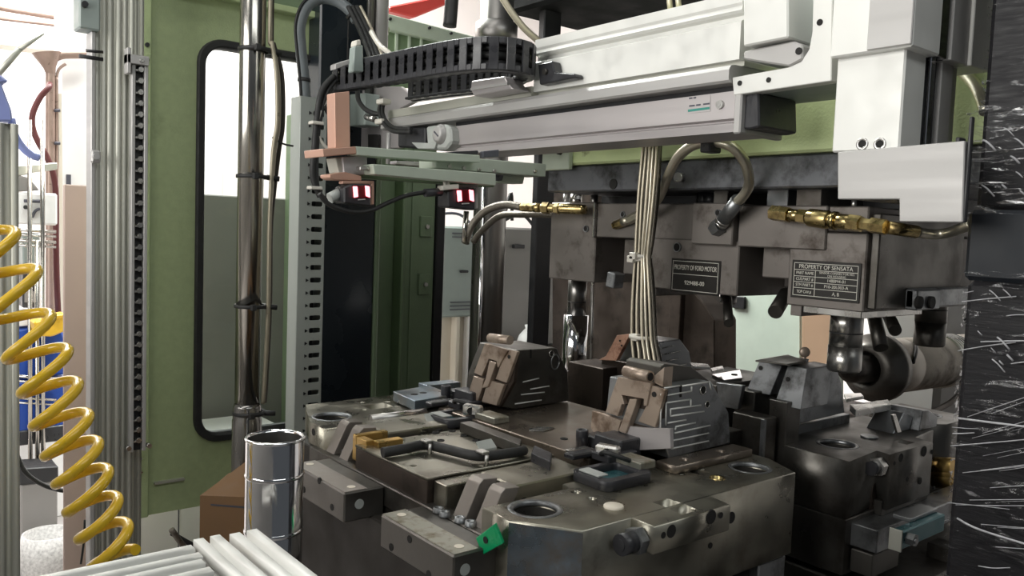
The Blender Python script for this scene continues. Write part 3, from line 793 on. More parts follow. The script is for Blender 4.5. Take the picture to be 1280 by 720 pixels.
# looped braided hose in the middle
root = thing('braided_hose', 'shiny braided hose looping up between the bundle and the upper mould port', 'hose', at(900, 285, x=UX - 0.03))
loop = [(800, 268), (815, 258), (826, 243), (836, 218), (848, 196), (866, 182), (888, 177), (912, 182), (927, 196), (935, 215), (936, 232), (929, 245), (921, 253)]
xs = [UX - 0.025, UX - 0.03, UX - 0.04, 1.10, 1.08, 1.07, 1.07, 1.08, 1.10, 1.12, 1.14, 1.15, 1.155]
pts = [at(px, py, x=x) for (px, py), x in zip(loop, xs)]
build('braid_cover', MB().tube(pts, 0.0085, 14, 6), M['braid'], root)
f0 = at(923, 250, x=1.155); f1 = at(905, 274, x=1.172)
build('ferrule', MB().cyl(f0, f1, 0.012, 18), M['steel_grey'], root)
f2 = at(901, 281, x=1.178)
build('ring', MB().cyl(f1, f1.lerp(f2, 0.35), 0.0125, 16).cyl(f1.lerp(f2, 0.5), f1.lerp(f2, 0.85), 0.0115, 16), M['steel_bright'], root)
f3 = at(893, 287, x=1.182)
build('hex_nut', MB().hexnut(f2, f3, 0.014), M['steel_grey'], root)
g0 = at(800, 268, x=UX - 0.025); g1 = at(786, 275, x=UX - 0.018); g2 = at(768, 282, x=UX - 0.014)
build('hex_nut', MB().hexnut(g0, g1, 0.0095).cyl(g1, g1.lerp(g2, 0.4), 0.0085, 14), M['braid'], root)
build('elbow', MB().hexnut(g1.lerp(g2, 0.4), g2, 0.0085), M['brass'], root)
o = build('hose_clamp', MB().box(1.055, 1.085, 0.765, 0.785, 1.648, 1.672, 0.002), M['black_plastic'])
q = at(889, 172, x=1.07)
o.location = (q.x, q.y, q.z - 0.024)
tag(o, 'black clip holding the top of the looped braided hose under the beam', 'clip')
# ================================================================ ROBOT: linear axis, column, gripper
RX = 0.95
root = thing('linear_axis', 'long silver aluminium linear axis beam crossing above the moulds', 'beam', (1.0, 1.05, 1.645))
# upper rail with its T-groove
yl, yr = 1.365, 0.70
prof = [(0.95, 1.742), (0.95, 1.792), (0.954, 1.795), (0.962, 1.797), (0.962, 1.803), (0.954, 1.805), (0.95, 1.808), (0.952, 1.814), (0.95, 1.818), (0.95, 1.832), (1.06, 1.832), (1.06, 1.742)]
build('upper_rail', MB().prism([(x, yr, z) for x, z in prof], (0, 1.13 - yr, 0)), M['alu_white'], root)
build('middle_groove', MB().box(0.962, 1.05, yr, 1.13, 1.735, 1.742).box(0.945, 1.05, 1.13, 1.62, 1.735, 1.752), M['alu_old'], root)
prof = [(0.936, 1.713), (0.936, 1.727), (0.940, 1.733), (0.95, 1.735), (1.05, 1.735), (1.05, 1.71), (0.94, 1.71)]
build('lower_rail', MB().prism([(x, yr + 0.005, z) for x, z in prof], (0, 0.93, 0)), M['alu'], root)
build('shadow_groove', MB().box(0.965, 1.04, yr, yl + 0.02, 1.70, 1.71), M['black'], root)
prof = [(0.95, 1.663), (0.95, 1.70), (1.04, 1.70), (1.04, 1.645), (0.953, 1.645), (0.953, 1.657), (0.958, 1.659), (0.958, 1.661)]
build('motor_beam', MB().prism([(x, yr, z) for x, z in prof], (0, yl + 0.005 - yr, 0)), M['alu_pink'], root)
build('end_cap', MB().box(0.944, 1.045, 0.688, 0.70, 1.641, 1.702, 0.002), M['alu'], root)
q = at(901, 131, x=RX)
build('cap_screw', MB().cyl(q, q - Vector((0.004, 0, 0)), 0.006, 14).cyl(q - Vector((0.004, 0, 0)), q - Vector((0.0045, 0, 0)), 0.003, 6), M['steel_bright'], root)
st = build('maker_sticker', MB().prism([at(859, 122, x=RX - .0004), at(888, 118.5, x=RX - .0004), at(888, 139, x=RX - .0004), at(859, 142, x=RX - .0004)], (-0.0004, 0, 0)), M['alu_pink'], root)
build('sticker_band', MB().prism([at(860, 137, x=RX - .001), at(887, 133.5, x=RX - .001), at(887, 136.5, x=RX - .001), at(860, 140, x=RX - .001)], (-0.0003, 0, 0)), M['ink_teal'], st)
# the short, unreadable marks of the sticker: dark strokes
m = MB()
for (px, py, wd) in ((863.5, 122.8, 0.006), (868.5, 122.2, 0.005), (865, 132.2, 0.010), (873, 131.2, 0.008), (883, 129.9, 0.011)):
    q = at(px, py, x=RX - 0.001); m.box(q.x - 0.0003, q.x, q.y - wd / 2, q.y + wd / 2, q.z - 0.0011, q.z + 0.0011)
build('sticker_print', m, M['ink_dark'], st)

# carriage plate and L bracket joining beam and column
root = thing('axis_bracket', 'machined grey L-shaped bracket carrying the beam end', 'bracket', (1.0, 0.6, 1.66))
BX = 0.943
out = [at(915, 97, x=BX), at(985, 84, x=BX), at(1001, 77, x=BX), at(1011, 62, x=BX), at(1015, 40, x=BX), at(1017, -30, x=BX), at(1041, -36, x=BX), at(1039, 101, x=BX), at(917, 119, x=BX)]
pl = build('bracket_plate', MB().prism(out, (0.02, 0, 0), 0.001), M['alu_white'], root)
for px, py, r in ((925, 104, 0.0035), (961, 100, 0.0035), (1025, 28, 0.004)):
    q = at(px, py, x=BX)
    build('screw_hole', MB().cyl(q, q - Vector((0.0012, 0, 0)), r, 14), M['dark_hole'], pl)
q0 = at(917, 119, x=BX); q1 = at(1039, 101, x=BX)
build('bracket_block', MB().box(BX + 0.02, BX + 0.13, q1.y, q0.y, q1.z, q1.z + 0.018, 0.002), M['cab_grey'], root)
build('end_block', MB().prism([at(919, 119, x=BX + 0.01), at(948, 115, x=BX + 0.01), at(949, 158, x=BX + 0.01), at(938, 161, x=BX + 0.01), at(919, 161, x=BX + 0.01)], (0.09, 0, 0), 0.002), M['black_plastic'], root)
root = thing('axis_carriage', 'pale square carriage plate with a slotted end at the right end of the beam', 'carriage', (1.0, 0.64, 1.77))
cx = 0.93
build('carriage_plate', MB().prism([at(929, -40, x=cx), at(985, -50, x=cx), at(985, 47, x=cx), at(929, 58, x=cx)], (0.12, 0, 0), 0.002), M['alu_white'], root)
q = at(998, 65, x=0.95)
build('slot_rail', MB().prism([at(929, 64, x=0.94), at(992, 51, x=0.94), at(1003, 56, x=0.94), at(1003, 74, x=0.94), at(986, 83, x=0.94), at(929, 74, x=0.94)], (0.08, 0, 0), 0.002), M['alu'], root)
q = at(999, 64, x=0.94)
build('slot_screw', MB().cyl(q, q - Vector((0.002, 0, 0)), 0.0045, 12), M['dark_hole'], root)
build('side_cover', MB().box(1.0, 1.05, 0.575, 0.66, 1.74, 1.86, 0.003), M['cab_grey'], root)

# vertical column
LX = 0.925
ca = at(1044, 72, x=LX); cb = at(1133, 57, x=LX); cc = at(1131, 186, x=LX)
yf, yn = ca.y, cb.y                                  # far and near edges of the column front
root = thing('vertical_axis', 'pale vertical robot column with a stepped housing and dark guide grooves', 'column', (1.0, (yf + yn) / 2, 1.6))
zb_ = at(1090, 188, x=LX).z
build('inner_column', MB().box(LX, LX + 0.05, yn, yf - 0.003, zb_, 2.1, 0.002), M['alu_white'], root)
# guide side: strips seen on the near face
sx = LX + 0.05
for w_, mt, dyy in ((0.012, 'black', 0.008), (0.012, 'chrome', 0.0), (0.016, 'black', 0.006), (0.03, 'alu', 0.0), (0.02, 'alu_old', 0.004)):
    build('guide_strip', MB().box(sx, sx + w_, yn + dyy, yf - 0.01, zb_ + 0.004, 2.1, 0.001), M[mt], root)
    sx += w_
for px in (1078, 1100):
    q = at(px, 180, x=LX)
    s = build('counterbore', MB().lathe(q + Vector((0.0005, 0, 0)), (-1, 0, 0), [(0.004, 0), (0.0045, 0.0015), (0.0072, 0.002), (0.0075, 0)], 20), M['steel_bright'], root)
    build('bore_screw', MB().cyl(q, q - Vector((0.001, 0, 0)), 0.0042, 14), M['dark_hole'], s)
# upper housing: in front of the inner column
HX = LX - 0.012
ha = at(1037, 72, x=HX); hb = at(1140, 58, x=HX)
hz = at(1090, 65, x=HX).z
build('housing', MB().box(HX, LX + 0.055, hb.y, ha.y, hz, 2.2, 0.002), M['alu_white'], root)
build('housing_cover', MB().box(HX - 0.003, HX, hb.y, at(1086, 40, x=HX).y, hz + 0.002, 2.2, 0.001), M['alu'], root)
sx = LX + 0.055
for w_, mt, dyy in ((0.022, 'chrome', 0.002), (0.006, 'black', 0.008), (0.045, 'alu', 0.0), (0.055, 'alu_white', -0.004)):
    build('housing_strip', MB().box(sx, sx + w_, hb.y + dyy, ha.y, hz, 2.2, 0.001), M[mt], root)
    sx += w_
FX = 0.915
root = thing('column_foot', 'large plain silver angle plate at the bottom of the vertical robot column', 'plate', (FX, 0.45, 1.53))
fo = [at(1047, 190, x=FX), at(1206, 176, x=FX), at(1203, 278, x=FX), at(1124, 277, x=FX), at(1124, 249, x=FX), at(1047, 249, x=FX)]
build('face_plate', MB().prism(fo, (0.012, 0, 0), 0.001), M['alu'], root)
build('mount_block', MB().box(FX + 0.012, 1.07, at(1124, 200, x=FX).y, at(1060, 200, x=FX).y, fo[5].z, fo[0].z - 0.004, 0.002), M['black_plastic'], root)
build('end_strip', MB().box(FX + 0.002, FX + 0.008, at(1211, 200, x=FX).y, at(1206.5, 200, x=FX).y, fo[2].z, fo[1].z + 0.025, 0.001), M['black'], root)
build('stop_nub', MB().box(FX + 0.03, FX + 0.045, at(1184, 180, x=FX).y, at(1178, 180, x=FX).y, fo[1].z - 0.005, fo[1].z + 0.008, 0.001), M['black'], root)

# ---------------------------------------------------------------- cable chain (lying on its side)
CZ, CH = 1.76, 0.055
def cp(px, py): return at(px, py, z=CZ)
front = [cp(418, 115), cp(448, 110.5), cp(480, 105.5), cp(515, 99.5), cp(549, 94), cp(580, 90), cp(610, 88.2), cp(636, 89.5), cp(656, 93)]
fe = front[-1]
bend = [fe, fe + Vector((0.028, 0.018, 0)), fe + Vector((0.048, 0.05, 0)), fe + Vector((0.052, 0.085, 0)), cp(652, 107), cp(630, 112), cp(600, 117.5), cp(560, 122), cp(514, 128)]
path = spline(front + bend[1:], 16)
def resample(path, step):
    out = [path[0]]; acc = 0
    for a, b in zip(path, path[1:]):
        L_ = (b - a).length
        while acc + L_ >= step:
            t = (step - acc) / L_
            a = a.lerp(b, t); out.append(a); L_ = (b - a).length; acc = 0
        acc += L_
    return out
rs = resample(path, 0.0265)
root = thing('cable_chain', 'black plastic cable chain bending above the beam', 'cable chain', (rs[0].x, rs[0].y, CZ))
link_me = None
o0 = root.location.copy()
for i in range(len(rs) - 1):
    a, b = rs[i], rs[i + 1]
    ang = math.atan2(b.y - a.y, b.x - a.x)
    if link_me is None:
        mb = MB()
        for zz in (0.0, CH - 0.012):                 # side plates (top and bottom, as the chain lies on its side)
            mb.box(-0.0145, 0.0145, -0.006, 0.006, zz, zz + 0.012, 0.0015)
            mb.box(0.003, 0.016, -0.0075, 0.0075, zz + 0.001, zz + 0.011, 0.001)
        mb.box(-0.0095, 0.0065, -0.0085, -0.0055, 0.001, CH - 0.001, 0.001)    # outer crossbar
        mb.box(-0.0095, 0.0065, 0.02, 0.023, 0.001, CH - 0.001, 0.001)         # inner crossbar
        for zz in (0.0, CH - 0.009):
            mb.box(-0.0145, 0.0145, 0.006, 0.024, zz + 0.002, zz + 0.007, 0.001)
        bm = mb.bm
        link_me = bpy.data.meshes.new('chain_link')
        bm.to_mesh(link_me); bm.free()
        link_me.materials.append(M['black_plastic'])
    o = bpy.data.objects.new('chain_link', link_me)
    COL.objects.link(o)
    o.parent = root
    o.location = (a + b) / 2 - o0
    o.rotation_euler = (0, 0, ang)
# cables running inside the chain
inner = [p + Vector((0.004, 0.012, CH * 0.5)) for p in rs]
build('inner_cables', MB().tube(inner, 0.007, 8).tube([p + Vector((0, 0, 0.012)) for p in inner], 0.005, 8).tube([p - Vector((0, 0, 0.013)) for p in inner], 0.006, 8), M['black_rubber'], root)
t0 = at(592, 108, z=1.75); 
root = thing('chain_tray', 'short silver tray under the bend of the cable chain', 'tray', t0)
build('tray_profile', MB().prism([at(589, 101, x=0.90), at(630, 95, x=0.90), at(634, 104, x=0.90), at(641, 111, x=0.90), at(592, 120, x=0.90), at(588, 112, x=0.90)], (0.04, 0, 0), 0.002), M['alu_pink'], root)
build('tray_lip', MB().prism([at(588, 110, x=0.897), at(634, 103, x=0.897), at(634, 106, x=0.897), at(588, 113, x=0.897)], (0.01, 0, 0)), M['alu'], root)
root = thing('chain_clamp', 'black clamp fixing the cable chain end to the beam face', 'clamp', at(690, 98, x=0.93))
build('clamp_body', MB().prism([at(672, 80, x=0.93), at(690, 76, x=0.93), at(693, 90, x=0.93), at(718, 92, x=0.93), at(719, 97, x=0.93), at(674, 106, x=0.93)], (0.02, 0, 0), 0.002), M['black_plastic'], root)
build('clamp_screw', MB().cyl(at(683, 90, x=0.93), at(683, 90, x=0.93) - Vector((0.006, 0, 0)), 0.005, 8), M['steel_dark'], root)

# cables entering the chain from above, hanging cables
root = thing('cable_bunch', 'bunch of black cables dropping from the conduit into the cable chain', 'cables', at(440, 60, y=1.6))
for dx, r, mt in ((0, 0.005, 'black_rubber'), (5, 0.0055, 'black_rubber'), (10, 0.004, 'cable_beige'), (-5, 0.005, 'black_rubber')):
    build('cable', MB().tube([at(440 + dx, 8, y=1.68), at(450 + dx, 28, y=1.66), at(459 + dx, 48, y=1.62), at(468 + dx, 72, y=1.56), at(478 + dx, 92, y=1.5)], r, 8, 5), M[mt], root)
o = build('white_cable', MB().tube([at(464, 40, y=1.55), at(474, 56, y=1.5), at(486, 66, y=1.46), at(498, 78, y=1.44)], 0.005, 8, 5), M['tie_white'])
tag(o, 'short white cable beside the black bunch at the chain', 'cable')
root = thing('connector_plug', 'grey connector plug standing behind the left end of the cable chain', 'plug', at(448, 78, y=1.42))
build('plug_body', MB().prism([at(443, 58, y=1.42), at(454, 56, y=1.42), at(455, 90, y=1.42), at(441, 90, y=1.42)], (0, 0.02, 0), 0.002), M['cab_grey'], root)
build('plug_cap', MB().prism([at(445, 50, y=1.42), at(451, 49, y=1.42), at(452, 57, y=1.42), at(444, 58, y=1.42)], (0, 0.02, 0), 0.002), M['tie_white'], root)
root = thing('hanging_cables', 'black and white cables hanging down the dark column left of the warm-tinted bar', 'cables', at(403, 240, y=1.51))
for pts, r, mt in (([(418, 95), (403, 112), (397, 140), (393, 185), (391, 220), (400, 246)], 0.006, 'black_rubber'), ([(420, 100), (408, 118), (400, 150), (396, 190), (397, 235), (408, 250)], 0.0045, 'black_rubber'), ([(412, 118), (399, 145), (397, 165), (402, 178), (412, 188)], 0.004, 'tie_white'), ([(415, 110), (406, 128), (409, 140), (418, 150)], 0.004, 'black_rubber')):
    build('cable', MB().tube([at(px, py, y=1.51) for px, py in pts], r, 8, 5), M[mt], root)
for px, py in ((397, 154), (395, 235)):
    q = at(px, py, y=1.505)
    build('cable_tie', MB().box(q.x - 0.014, q.x + 0.01, q.y - 0.008, q.y + 0.012, q.z - 0.003, q.z + 0.003, 0.001), M['tie_white'], root)

# ---------------------------------------------------------------- beam end: motor, head plates
root = thing('axis_motor', 'small grey gear motor with black body below the cable chain', 'motor', at(530, 186, x=0.93))
build('gear_block', MB().prism([at(532, 158, x=0.93), at(556, 155, x=0.93), at(563, 160, x=0.93), at(564, 178, x=0.93), at(557, 187, x=0.93), at(534, 187, x=0.93)], (0.05, 0, 0), 0.004), M['label_grey'], root)
q = at(551, 168, x=0.93)
hb_ = build('hub', MB().lathe(q, (-1, 0, 0), [(0.020, 0), (0.020, 0.003), (0.016, 0.006), (0.016, 0.009), (0.011, 0.011), (0.0, 0.011)], 24), M['alu'], root)
build('hub_slot', MB().obox(q - Vector((0.0115, 0, 0)), 0.001, 0.018, 0.003, Matrix.Rotation(0.6, 3, 'X')), M['ink_dark'], hb_)
build('motor_body', MB().prism([at(497, 160, x=0.94), at(531, 159, x=0.94), at(531, 185, x=0.94), at(497, 184, x=0.94)], (0.05, 0, 0), 0.003), M['black_plastic'], root)
build('motor_foot', MB().prism([at(514, 178, x=0.925), at(545, 179, x=0.925), at(543, 186, x=0.925), at(522, 186, x=0.925)], (0.02, 0, 0), 0.001), M['label_grey'], root)
for dz in (0, 0.008):
    build('motor_cable', MB().tube([at(476, 128, x=0.92), at(474, 140, x=0.915), at(480, 155, x=0.912), at(492, 164, x=0.912), at(514, 165, x=0.92)][0:5] if dz == 0 else [at(480, 126, x=0.925), at(478, 140, x=0.92), at(483, 152, x=0.917), at(494, 160, x=0.917), at(514, 161, x=0.925)], 0.0045, 8, 5), M['black_rubber'], root)
for px, py in ((479, 127), (477, 152)):
    q = at(px, py, x=0.915)
    build('white_clip', MB().box(q.x - 0.01, q.x + 0.012, q.y - 0.014, q.y + 0.014, q.z - 0.006, q.z + 0.005, 0.002), M['tie_white'], root)
root = thing('head_mount', 'grey aluminium head mount behind the warm-tinted bar', 'mount', at(460, 190, x=1.0))
build('mount_plate', MB().prism([at(437, 108, x=1.0), at(500, 108, x=1.0), at(520, 126, x=1.0), at(500, 136, x=1.0), at(500, 185, x=1.0), at(452, 187, x=1.0), at(437, 160, x=1.0)], (0.012, 0, 0), 0.002), M['alu_pink'], root)
build('side_box', MB().prism([at(437, 118, x=0.95), at(456, 116, x=0.95), at(456, 156, x=0.95), at(437, 158, x=0.95)], (0.04, 0, 0), 0.002), M['cab_grey'], root)
build('recess', MB().prism([at(460, 168, x=0.99), at(472, 168, x=0.99), at(472, 184, x=0.99), at(460, 184, x=0.99)], (0.006, 0, 0)), M['dark_hole'], root)
build('slim_rod', MB().cyl(at(486, 166, x=0.9), at(485, 205, x=0.9), 0.0045, 10), M['alu'], root)
build('cable_gland', MB().cyl(at(458, 146, x=0.93), at(468, 149, x=0.93), 0.007, 12), M['steel_bright'], root)
build('loop_cable', MB().tube([at(447, 112, x=0.93), at(448, 125, x=0.92), at(456, 136, x=0.92), at(468, 142, x=0.93), at(478, 142, x=0.94)], 0.0055, 8, 5), M['black_rubber'], root)
build('chain_bracket', MB().prism([at(419, 80, y=1.40), at(437, 74, y=1.40), at(437, 80, y=1.40), at(419, 87, y=1.40)], (0, 0.02, 0), 0.001), M['alu'], root)

# gripper
GY = 1.10
root = thing('gripper_frame', 'silver gripper frame of stacked bars reaching out under the beam', 'gripper', at(540, 215, y=GY))
def plate_y(name, pts, y, th, m, par, bev=0.001):
    return build(name, MB().prism([at(px, py, y=y) for px, py in pts], (0, th, 0), bev), M[m], par)
plate_y('warm_tinted_bar', [(418, 116), (437, 114), (438, 185), (419, 185)], GY + 0.02, 0.025, 'warm_tint', root)  # orange cast of bar and plate is painted reflected light
plate_y('warm_tinted_plate', [(403, 186), (445, 183), (446, 192), (404, 196)], GY - 0.02, 0.06, 'warm_tint', root)
plate_y('upper_bar', [(445, 183), (600, 194), (600, 203), (545, 201), (446, 194)], GY - 0.02, 0.03, 'green_grey', root)
plate_y('wide_plate', [(545, 194), (683, 205), (682, 221), (545, 210)], GY, 0.05, 'green_grey', root)
lbar = plate_y('lower_bar', [(466, 205), (620, 217), (620, 232), (468, 218)], GY - 0.03, 0.03, 'green_grey', root)
plate_y('end_block', [(621, 219), (656, 221), (654, 230), (622, 228)], GY + 0.02, 0.03, 'green_grey', root)
plate_y('bar_latch', [(620, 217), (630, 219), (628, 226), (620, 226)], GY - 0.01, 0.02, 'black_plastic', root)
plate_y('thin_rail', [(445, 217), (618, 229), (618, 234), (445, 222)], GY + 0.01, 0.03, 'green_cab', root)
plate_y('grip_head', [(428, 196), (459, 194), (459, 218), (430, 220)], GY, 0.04, 'alu_pink', root)
plate_y('grip_jaw', [(419, 197), (432, 197), (432, 219), (423, 216)], GY + 0.005, 0.03, 'alu_old', root)
plate_y('foot_strip', [(412, 218), (432, 215), (452, 220), (452, 226), (418, 225), (412, 222)], GY - 0.01, 0.03, 'warm_tint', root)
plate_y('cylinder_rod', [(450, 208), (466, 207), (466, 212), (450, 213)], GY - 0.02, 0.012, 'steel_bright', root)
plate_y('slot_frame', [(604, 189), (624, 187), (624, 196), (604, 197)], GY + 0.03, 0.01, 'ink_dark', root)
plate_y('air_block', [(560, 190), (598, 188), (598, 193), (560, 195)], GY + 0.03, 0.03, 'black_plastic', root)
plate_y('rear_bar', [(495, 201), (545, 203), (545, 210), (495, 205)], GY + 0.06, 0.02, 'alu_pink', root)
for px, py in ((561, 208), (579, 210), (598, 212), (617, 214), (668, 214)):
    q = at(px, py, y=GY)
    build('small_screw', MB().cyl(q, q - Vector((0, 0.004, 0)), 0.003, 8), M['steel_bright'], root)
# sensors
def sensor(px, py, label):
    t = thing('optical_sensor', label, 'sensor', at(px, py + 28, y=GY - 0.02))
    def pl(name, pts, y, th, m, bev=0.001): return build(name, MB().prism([at(px + a, py + b, y=y) for a, b in pts], (0, th, 0), bev), M[m], t)
    pl('housing', [(0, 4), (10, 0), (34, 0), (34, 28), (0, 24)], GY - 0.02, 0.03, 'black_plastic', 0.002)
    l1 = pl('lamp', [(11, 2), (33, 2), (33, 18), (11, 18)], GY - 0.022, 0.004, 'red_lens')
    pl('light_bar', [(12, 3), (17, 3), (18, 16), (13, 17)], GY - 0.024, 0.003, 'red_lamp', 0.0005)
    pl('light_bar', [(27, 2), (32, 3), (33, 17), (28, 15)], GY - 0.024, 0.003, 'red_lamp', 0.0005)
    pl('bracket', [(-2, -4), (38, -4), (38, 26), (34.5, 26), (34.5, 0), (-2, 0)], GY - 0.01, 0.012, 'warm_tint' if px < 500 else 'alu')
    pl('foot_label', [(18, 19), (27, 18.5), (27, 20), (18, 20.5)], GY - 0.0225, 0.002, 'label_grey', 0.0003)
    return t
s1 = sensor(430, 230, 'left glowing red optical sensor under the gripper, over the dark column')
s2 = sensor(560, 235, 'right glowing red optical sensor under the gripper, beside the tie bar')
build('cable_gland', MB().cyl(at(428, 240, y=GY), at(412, 248, y=GY), 0.008, 10), M['label_grey'], s1)
build('white_plug', MB().prism([at(553, 232, y=GY - 0.025), at(574, 230, y=GY - 0.025), at(574, 236, y=GY - 0.025), at(553, 238, y=GY - 0.025)], (0, 0.015, 0), 0.001), M['tie_white'], s2)
build('pin', MB().cyl(at(556, 227, y=GY - 0.02), at(556, 233, y=GY - 0.02), 0.003, 8).cyl(at(560, 226, y=GY - 0.02), at(560, 233, y=GY - 0.02), 0.003, 8), M['tie_white'], s2)
build('rear_plug', MB().cyl(at(553, 240, y=GY), at(561, 242, y=GY), 0.005, 10), M['label_grey'], s2)
build('stem', MB().cyl(at(583, 264, y=GY + 0.01), at(580, 303, y=GY + 0.01), 0.0045, 10), M['chrome_worn'], s2)
o = build('sensor_cable', MB().tube([at(px, py, y=GY - 0.01) for px, py in ((399, 242), (408, 253), (424, 261), (446, 265), (466, 262), (486, 253), (503, 246), (520, 242), (538, 240), (553, 241))], 0.0035, 8, 5), M['black_rubber'])
tag(o, 'thin black cable sagging between the two red sensors', 'cable')
build('plug', MB().cyl(at(531, 241, y=GY - 0.012), at(551, 240, y=GY - 0.012), 0.0065, 12), M['black_plastic'], o)

# ---------------------------------------------------------------- hanging bundle of steel-braided cables
root = thing('cable_bundle', 'thick upright bundle of braided heater cables with pale ties', 'cables', at(808, 455, x=1.1))
random.seed(3)
cabs = [(-12, -0.004, 'cable_beige'), (-9, 0.004, 'cable_dark'), (-6.5, -0.012, 'cable_beige'), (-3.8, 0.002, 'cable_dark'), (-1, -0.016, 'cable_beige'), (1.8, 0.0, 'cable_dark'), (3.8, -0.013, 'braid'), (6.5, -0.002, 'cable_dark'), (8.8, -0.010, 'cable_beige'), (11.3, 0.002, 'cable_dark'), (13, -0.004, 'braid_dark'), (-10, 0.014, 'cable_dark'), (4, 0.016, 'cable_dark'), (14.5, 0.012, 'cable_dark')]
for k, (dx, dd, mt) in enumerate(cabs):
    pts = []
    for cy_, cxx, sp in ((90, 823, 0.7), (165, 815, 0.8), (200, 812.5, 0.85), (250, 808.5, 0.9), (300, 804.5, 0.8), (322, 803, 0.68), (345, 803, 0.85), (385, 802.5, 1.05), (421, 803.5, 1.12), (440, 806, 1.2), (458, 808, 1.3)):
        pts.append(at(cxx + dx * sp + random.uniform(-0.5, 0.5), cy_, x=1.10 + dd * sp))
    build('cable', MB().tube(pts, 0.0027 if mt != 'cable_dark' else 0.0034, 8, 4), M[mt], root)
for cxx, cy_, w_ in ((802, 320, 0.027), (799, 324, 0.027), (804, 421, 0.036)):
    q = at(cxx, cy_, x=1.10)
    build('cable_tie', MB().lathe(q - Vector((0, 0, 0.003)), (0, 0, 1), [(w_ * 0.62, 0), (w_ * 0.70, 0), (w_ * 0.70, 0.006), (w_ * 0.62, 0.006)], 20).box(q.x - 0.024, q.x - 0.012, q.y - 0.006, q.y + 0.008, q.z - 0.006, q.z + 0.006, 0.001), M['tie_white'], root)

# press crown above and the beige tubes
root = thing('press_top_casting', 'black underside of the press crown above the beam', 'press crown', (2.0, 1.0, 2.1))
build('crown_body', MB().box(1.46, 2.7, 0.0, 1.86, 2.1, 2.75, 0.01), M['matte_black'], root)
build('corner_bolt', MB().cyl((1.56, 1.80, 2.1), (1.56, 1.80, 2.09), 0.012, 10), M['alu'], root)
o = build('beige_tube', MB().tube([at(626, -6, y=1.62), at(640, 16, y=1.61), at(656, 36, y=1.60), at(674, 52, y=1.59)], 0.0085, 12, 5), M['cable_beige'])
tag(o, 'pale beige tube slanting down beside the black press crown', 'tube')
o = build('braided_tube', MB().tube([at(1185, 78, x=1.14), at(1205, 92, x=1.13), at(1218, 106, x=1.12), at(1226, 122, x=1.11), at(1232, 140, x=1.10)], 0.0075, 12, 5), M['braid'])
tag(o, 'short braided tube curving behind the robot column on the green slide', 'tube')
o = build('vertical_tubes', MB().tube([at(835, -20, x=1.4), at(838, 14, x=1.4)], 0.006, 10, 2).tube([at(846, -20, x=1.4), at(849, 14, x=1.4)], 0.006, 10, 2), M['cable_beige'])
tag(o, 'pair of pale tubes dropping in front of the press crown', 'tubes')

# ================================================================ behind the press, right
root = thing('injection_unit_base', 'pale mint green machine casting lit behind the press gap', 'machine base', (2.3, 1.6, 0))
build('casting', MB().prism([at(903, 345, x=2.3), at(1003, 345, x=2.3), at(1003, 520, x=2.3), at(880, 520, x=2.3)], (0.25, 0, 0), 0.01), M['mint'], root)
build('stop_bar', MB().box(2.29, 2.3, at(915, 370, x=2.29).y - 0.05, at(915, 370, x=2.29).y, 1.27, 1.31, 0.002), M['black'], root)
root = thing('cardboard_sheet', 'peach coloured sheet behind the round-headed pin', 'sheet', at(1020, 460, x=2.285))
build('sheet', MB().prism([at(1002, 360, x=2.285), at(1043, 360, x=2.285), at(1043, 458, x=2.285), at(1002, 452, x=2.285)], (0.012, 0, 0), 0.003), M['peach'], root)
root = thing('injection_barrel', 'large stained injection barrel with a dark flange behind the right mould', 'barrel', (2.1, 1.0, 1.1))
ax = Vector((1, -0.02, -0.02)).normalized(); bo = at(1100, 459, y=1.0)
build('barrel_body', MB().lathe(bo, ax, [(0.0, 0.0), (0.066, 0.0), (0.069, 0.01), (0.069, 0.09), (0.067, 0.095), (0.067, 0.10), (0.069, 0.105), (0.069, 0.36), (0.068, 0.8), (0, 0.8)], 40), M['barrel'], root)
for k in range(6):
    s = 0.30 + k * 0.014
    build('fin', MB().lathe(bo + ax * s, ax, [(0.06, 0), (0.073, 0), (0.073, 0.006), (0.06, 0.006)], 32), M['steel_bright'], root)
build('flange', MB().lathe(bo - ax * 0.05, ax, [(0.0, 0), (0.04, 0), (0.045, -0.03), (0.064, 0.0), (0.084, 0.02), (0.084, 0.045), (0, 0.045)], 36), M['steel_dark'], root)
build('nozzle', MB().lathe(bo - ax * 0.17, ax, [(0.0, 0), (0.015, 0), (0.03, 0.03), (0.035, 0.12), (0, 0.12)], 24), M['steel_dark'], root)
build('strap', MB().tube([bo + Vector((0.02, -0.071, 0.02)), bo + Vector((0.06, -0.058, 0.046)), bo + Vector((0.12, -0.025, 0.069))], 0.004, 8, 4), M['black'], root)
build('pipe', MB().tube([bo + Vector((-0.08, -0.09, -0.08)), bo + Vector((0.02, -0.11, -0.095)), bo + Vector((0.14, -0.11, -0.085)), bo + Vector((0.26, -0.10, -0.06))], 0.007, 8, 5), M['steel_brown'], root)
o = build('grey_casing', MB().box(2.9, 3.1, at(1180, 400, x=2.9).y, at(1095, 400, x=2.9).y, 0.0, at(1140, 360, x=2.9).z, 0.02), M['guard_grey'])
tag(o, 'mottled pale casing behind the barrel under the upper mould', 'casing')
root = thing('white_machine', 'bright white machine casing at the far right between barrel and wrapped column', 'machine', (3.3, 1.3, 0))
build('casing', MB().box(3.2, 3.6, 1.15, 1.5, 0, 1.42, 0.01), M['white'], root)
build('switch', MB().box(3.19, 3.2, 1.36, 1.40, 1.34, 1.37), M['label_grey'], root)
o = build('rear_floor_block', MB().box(1.75, 2.6, 0.5, 1.9, 0.0, 0.98, 0.01), M['steel_brown'])
tag(o, 'dark machine bed behind the right mould under the barrel', 'machine bed')
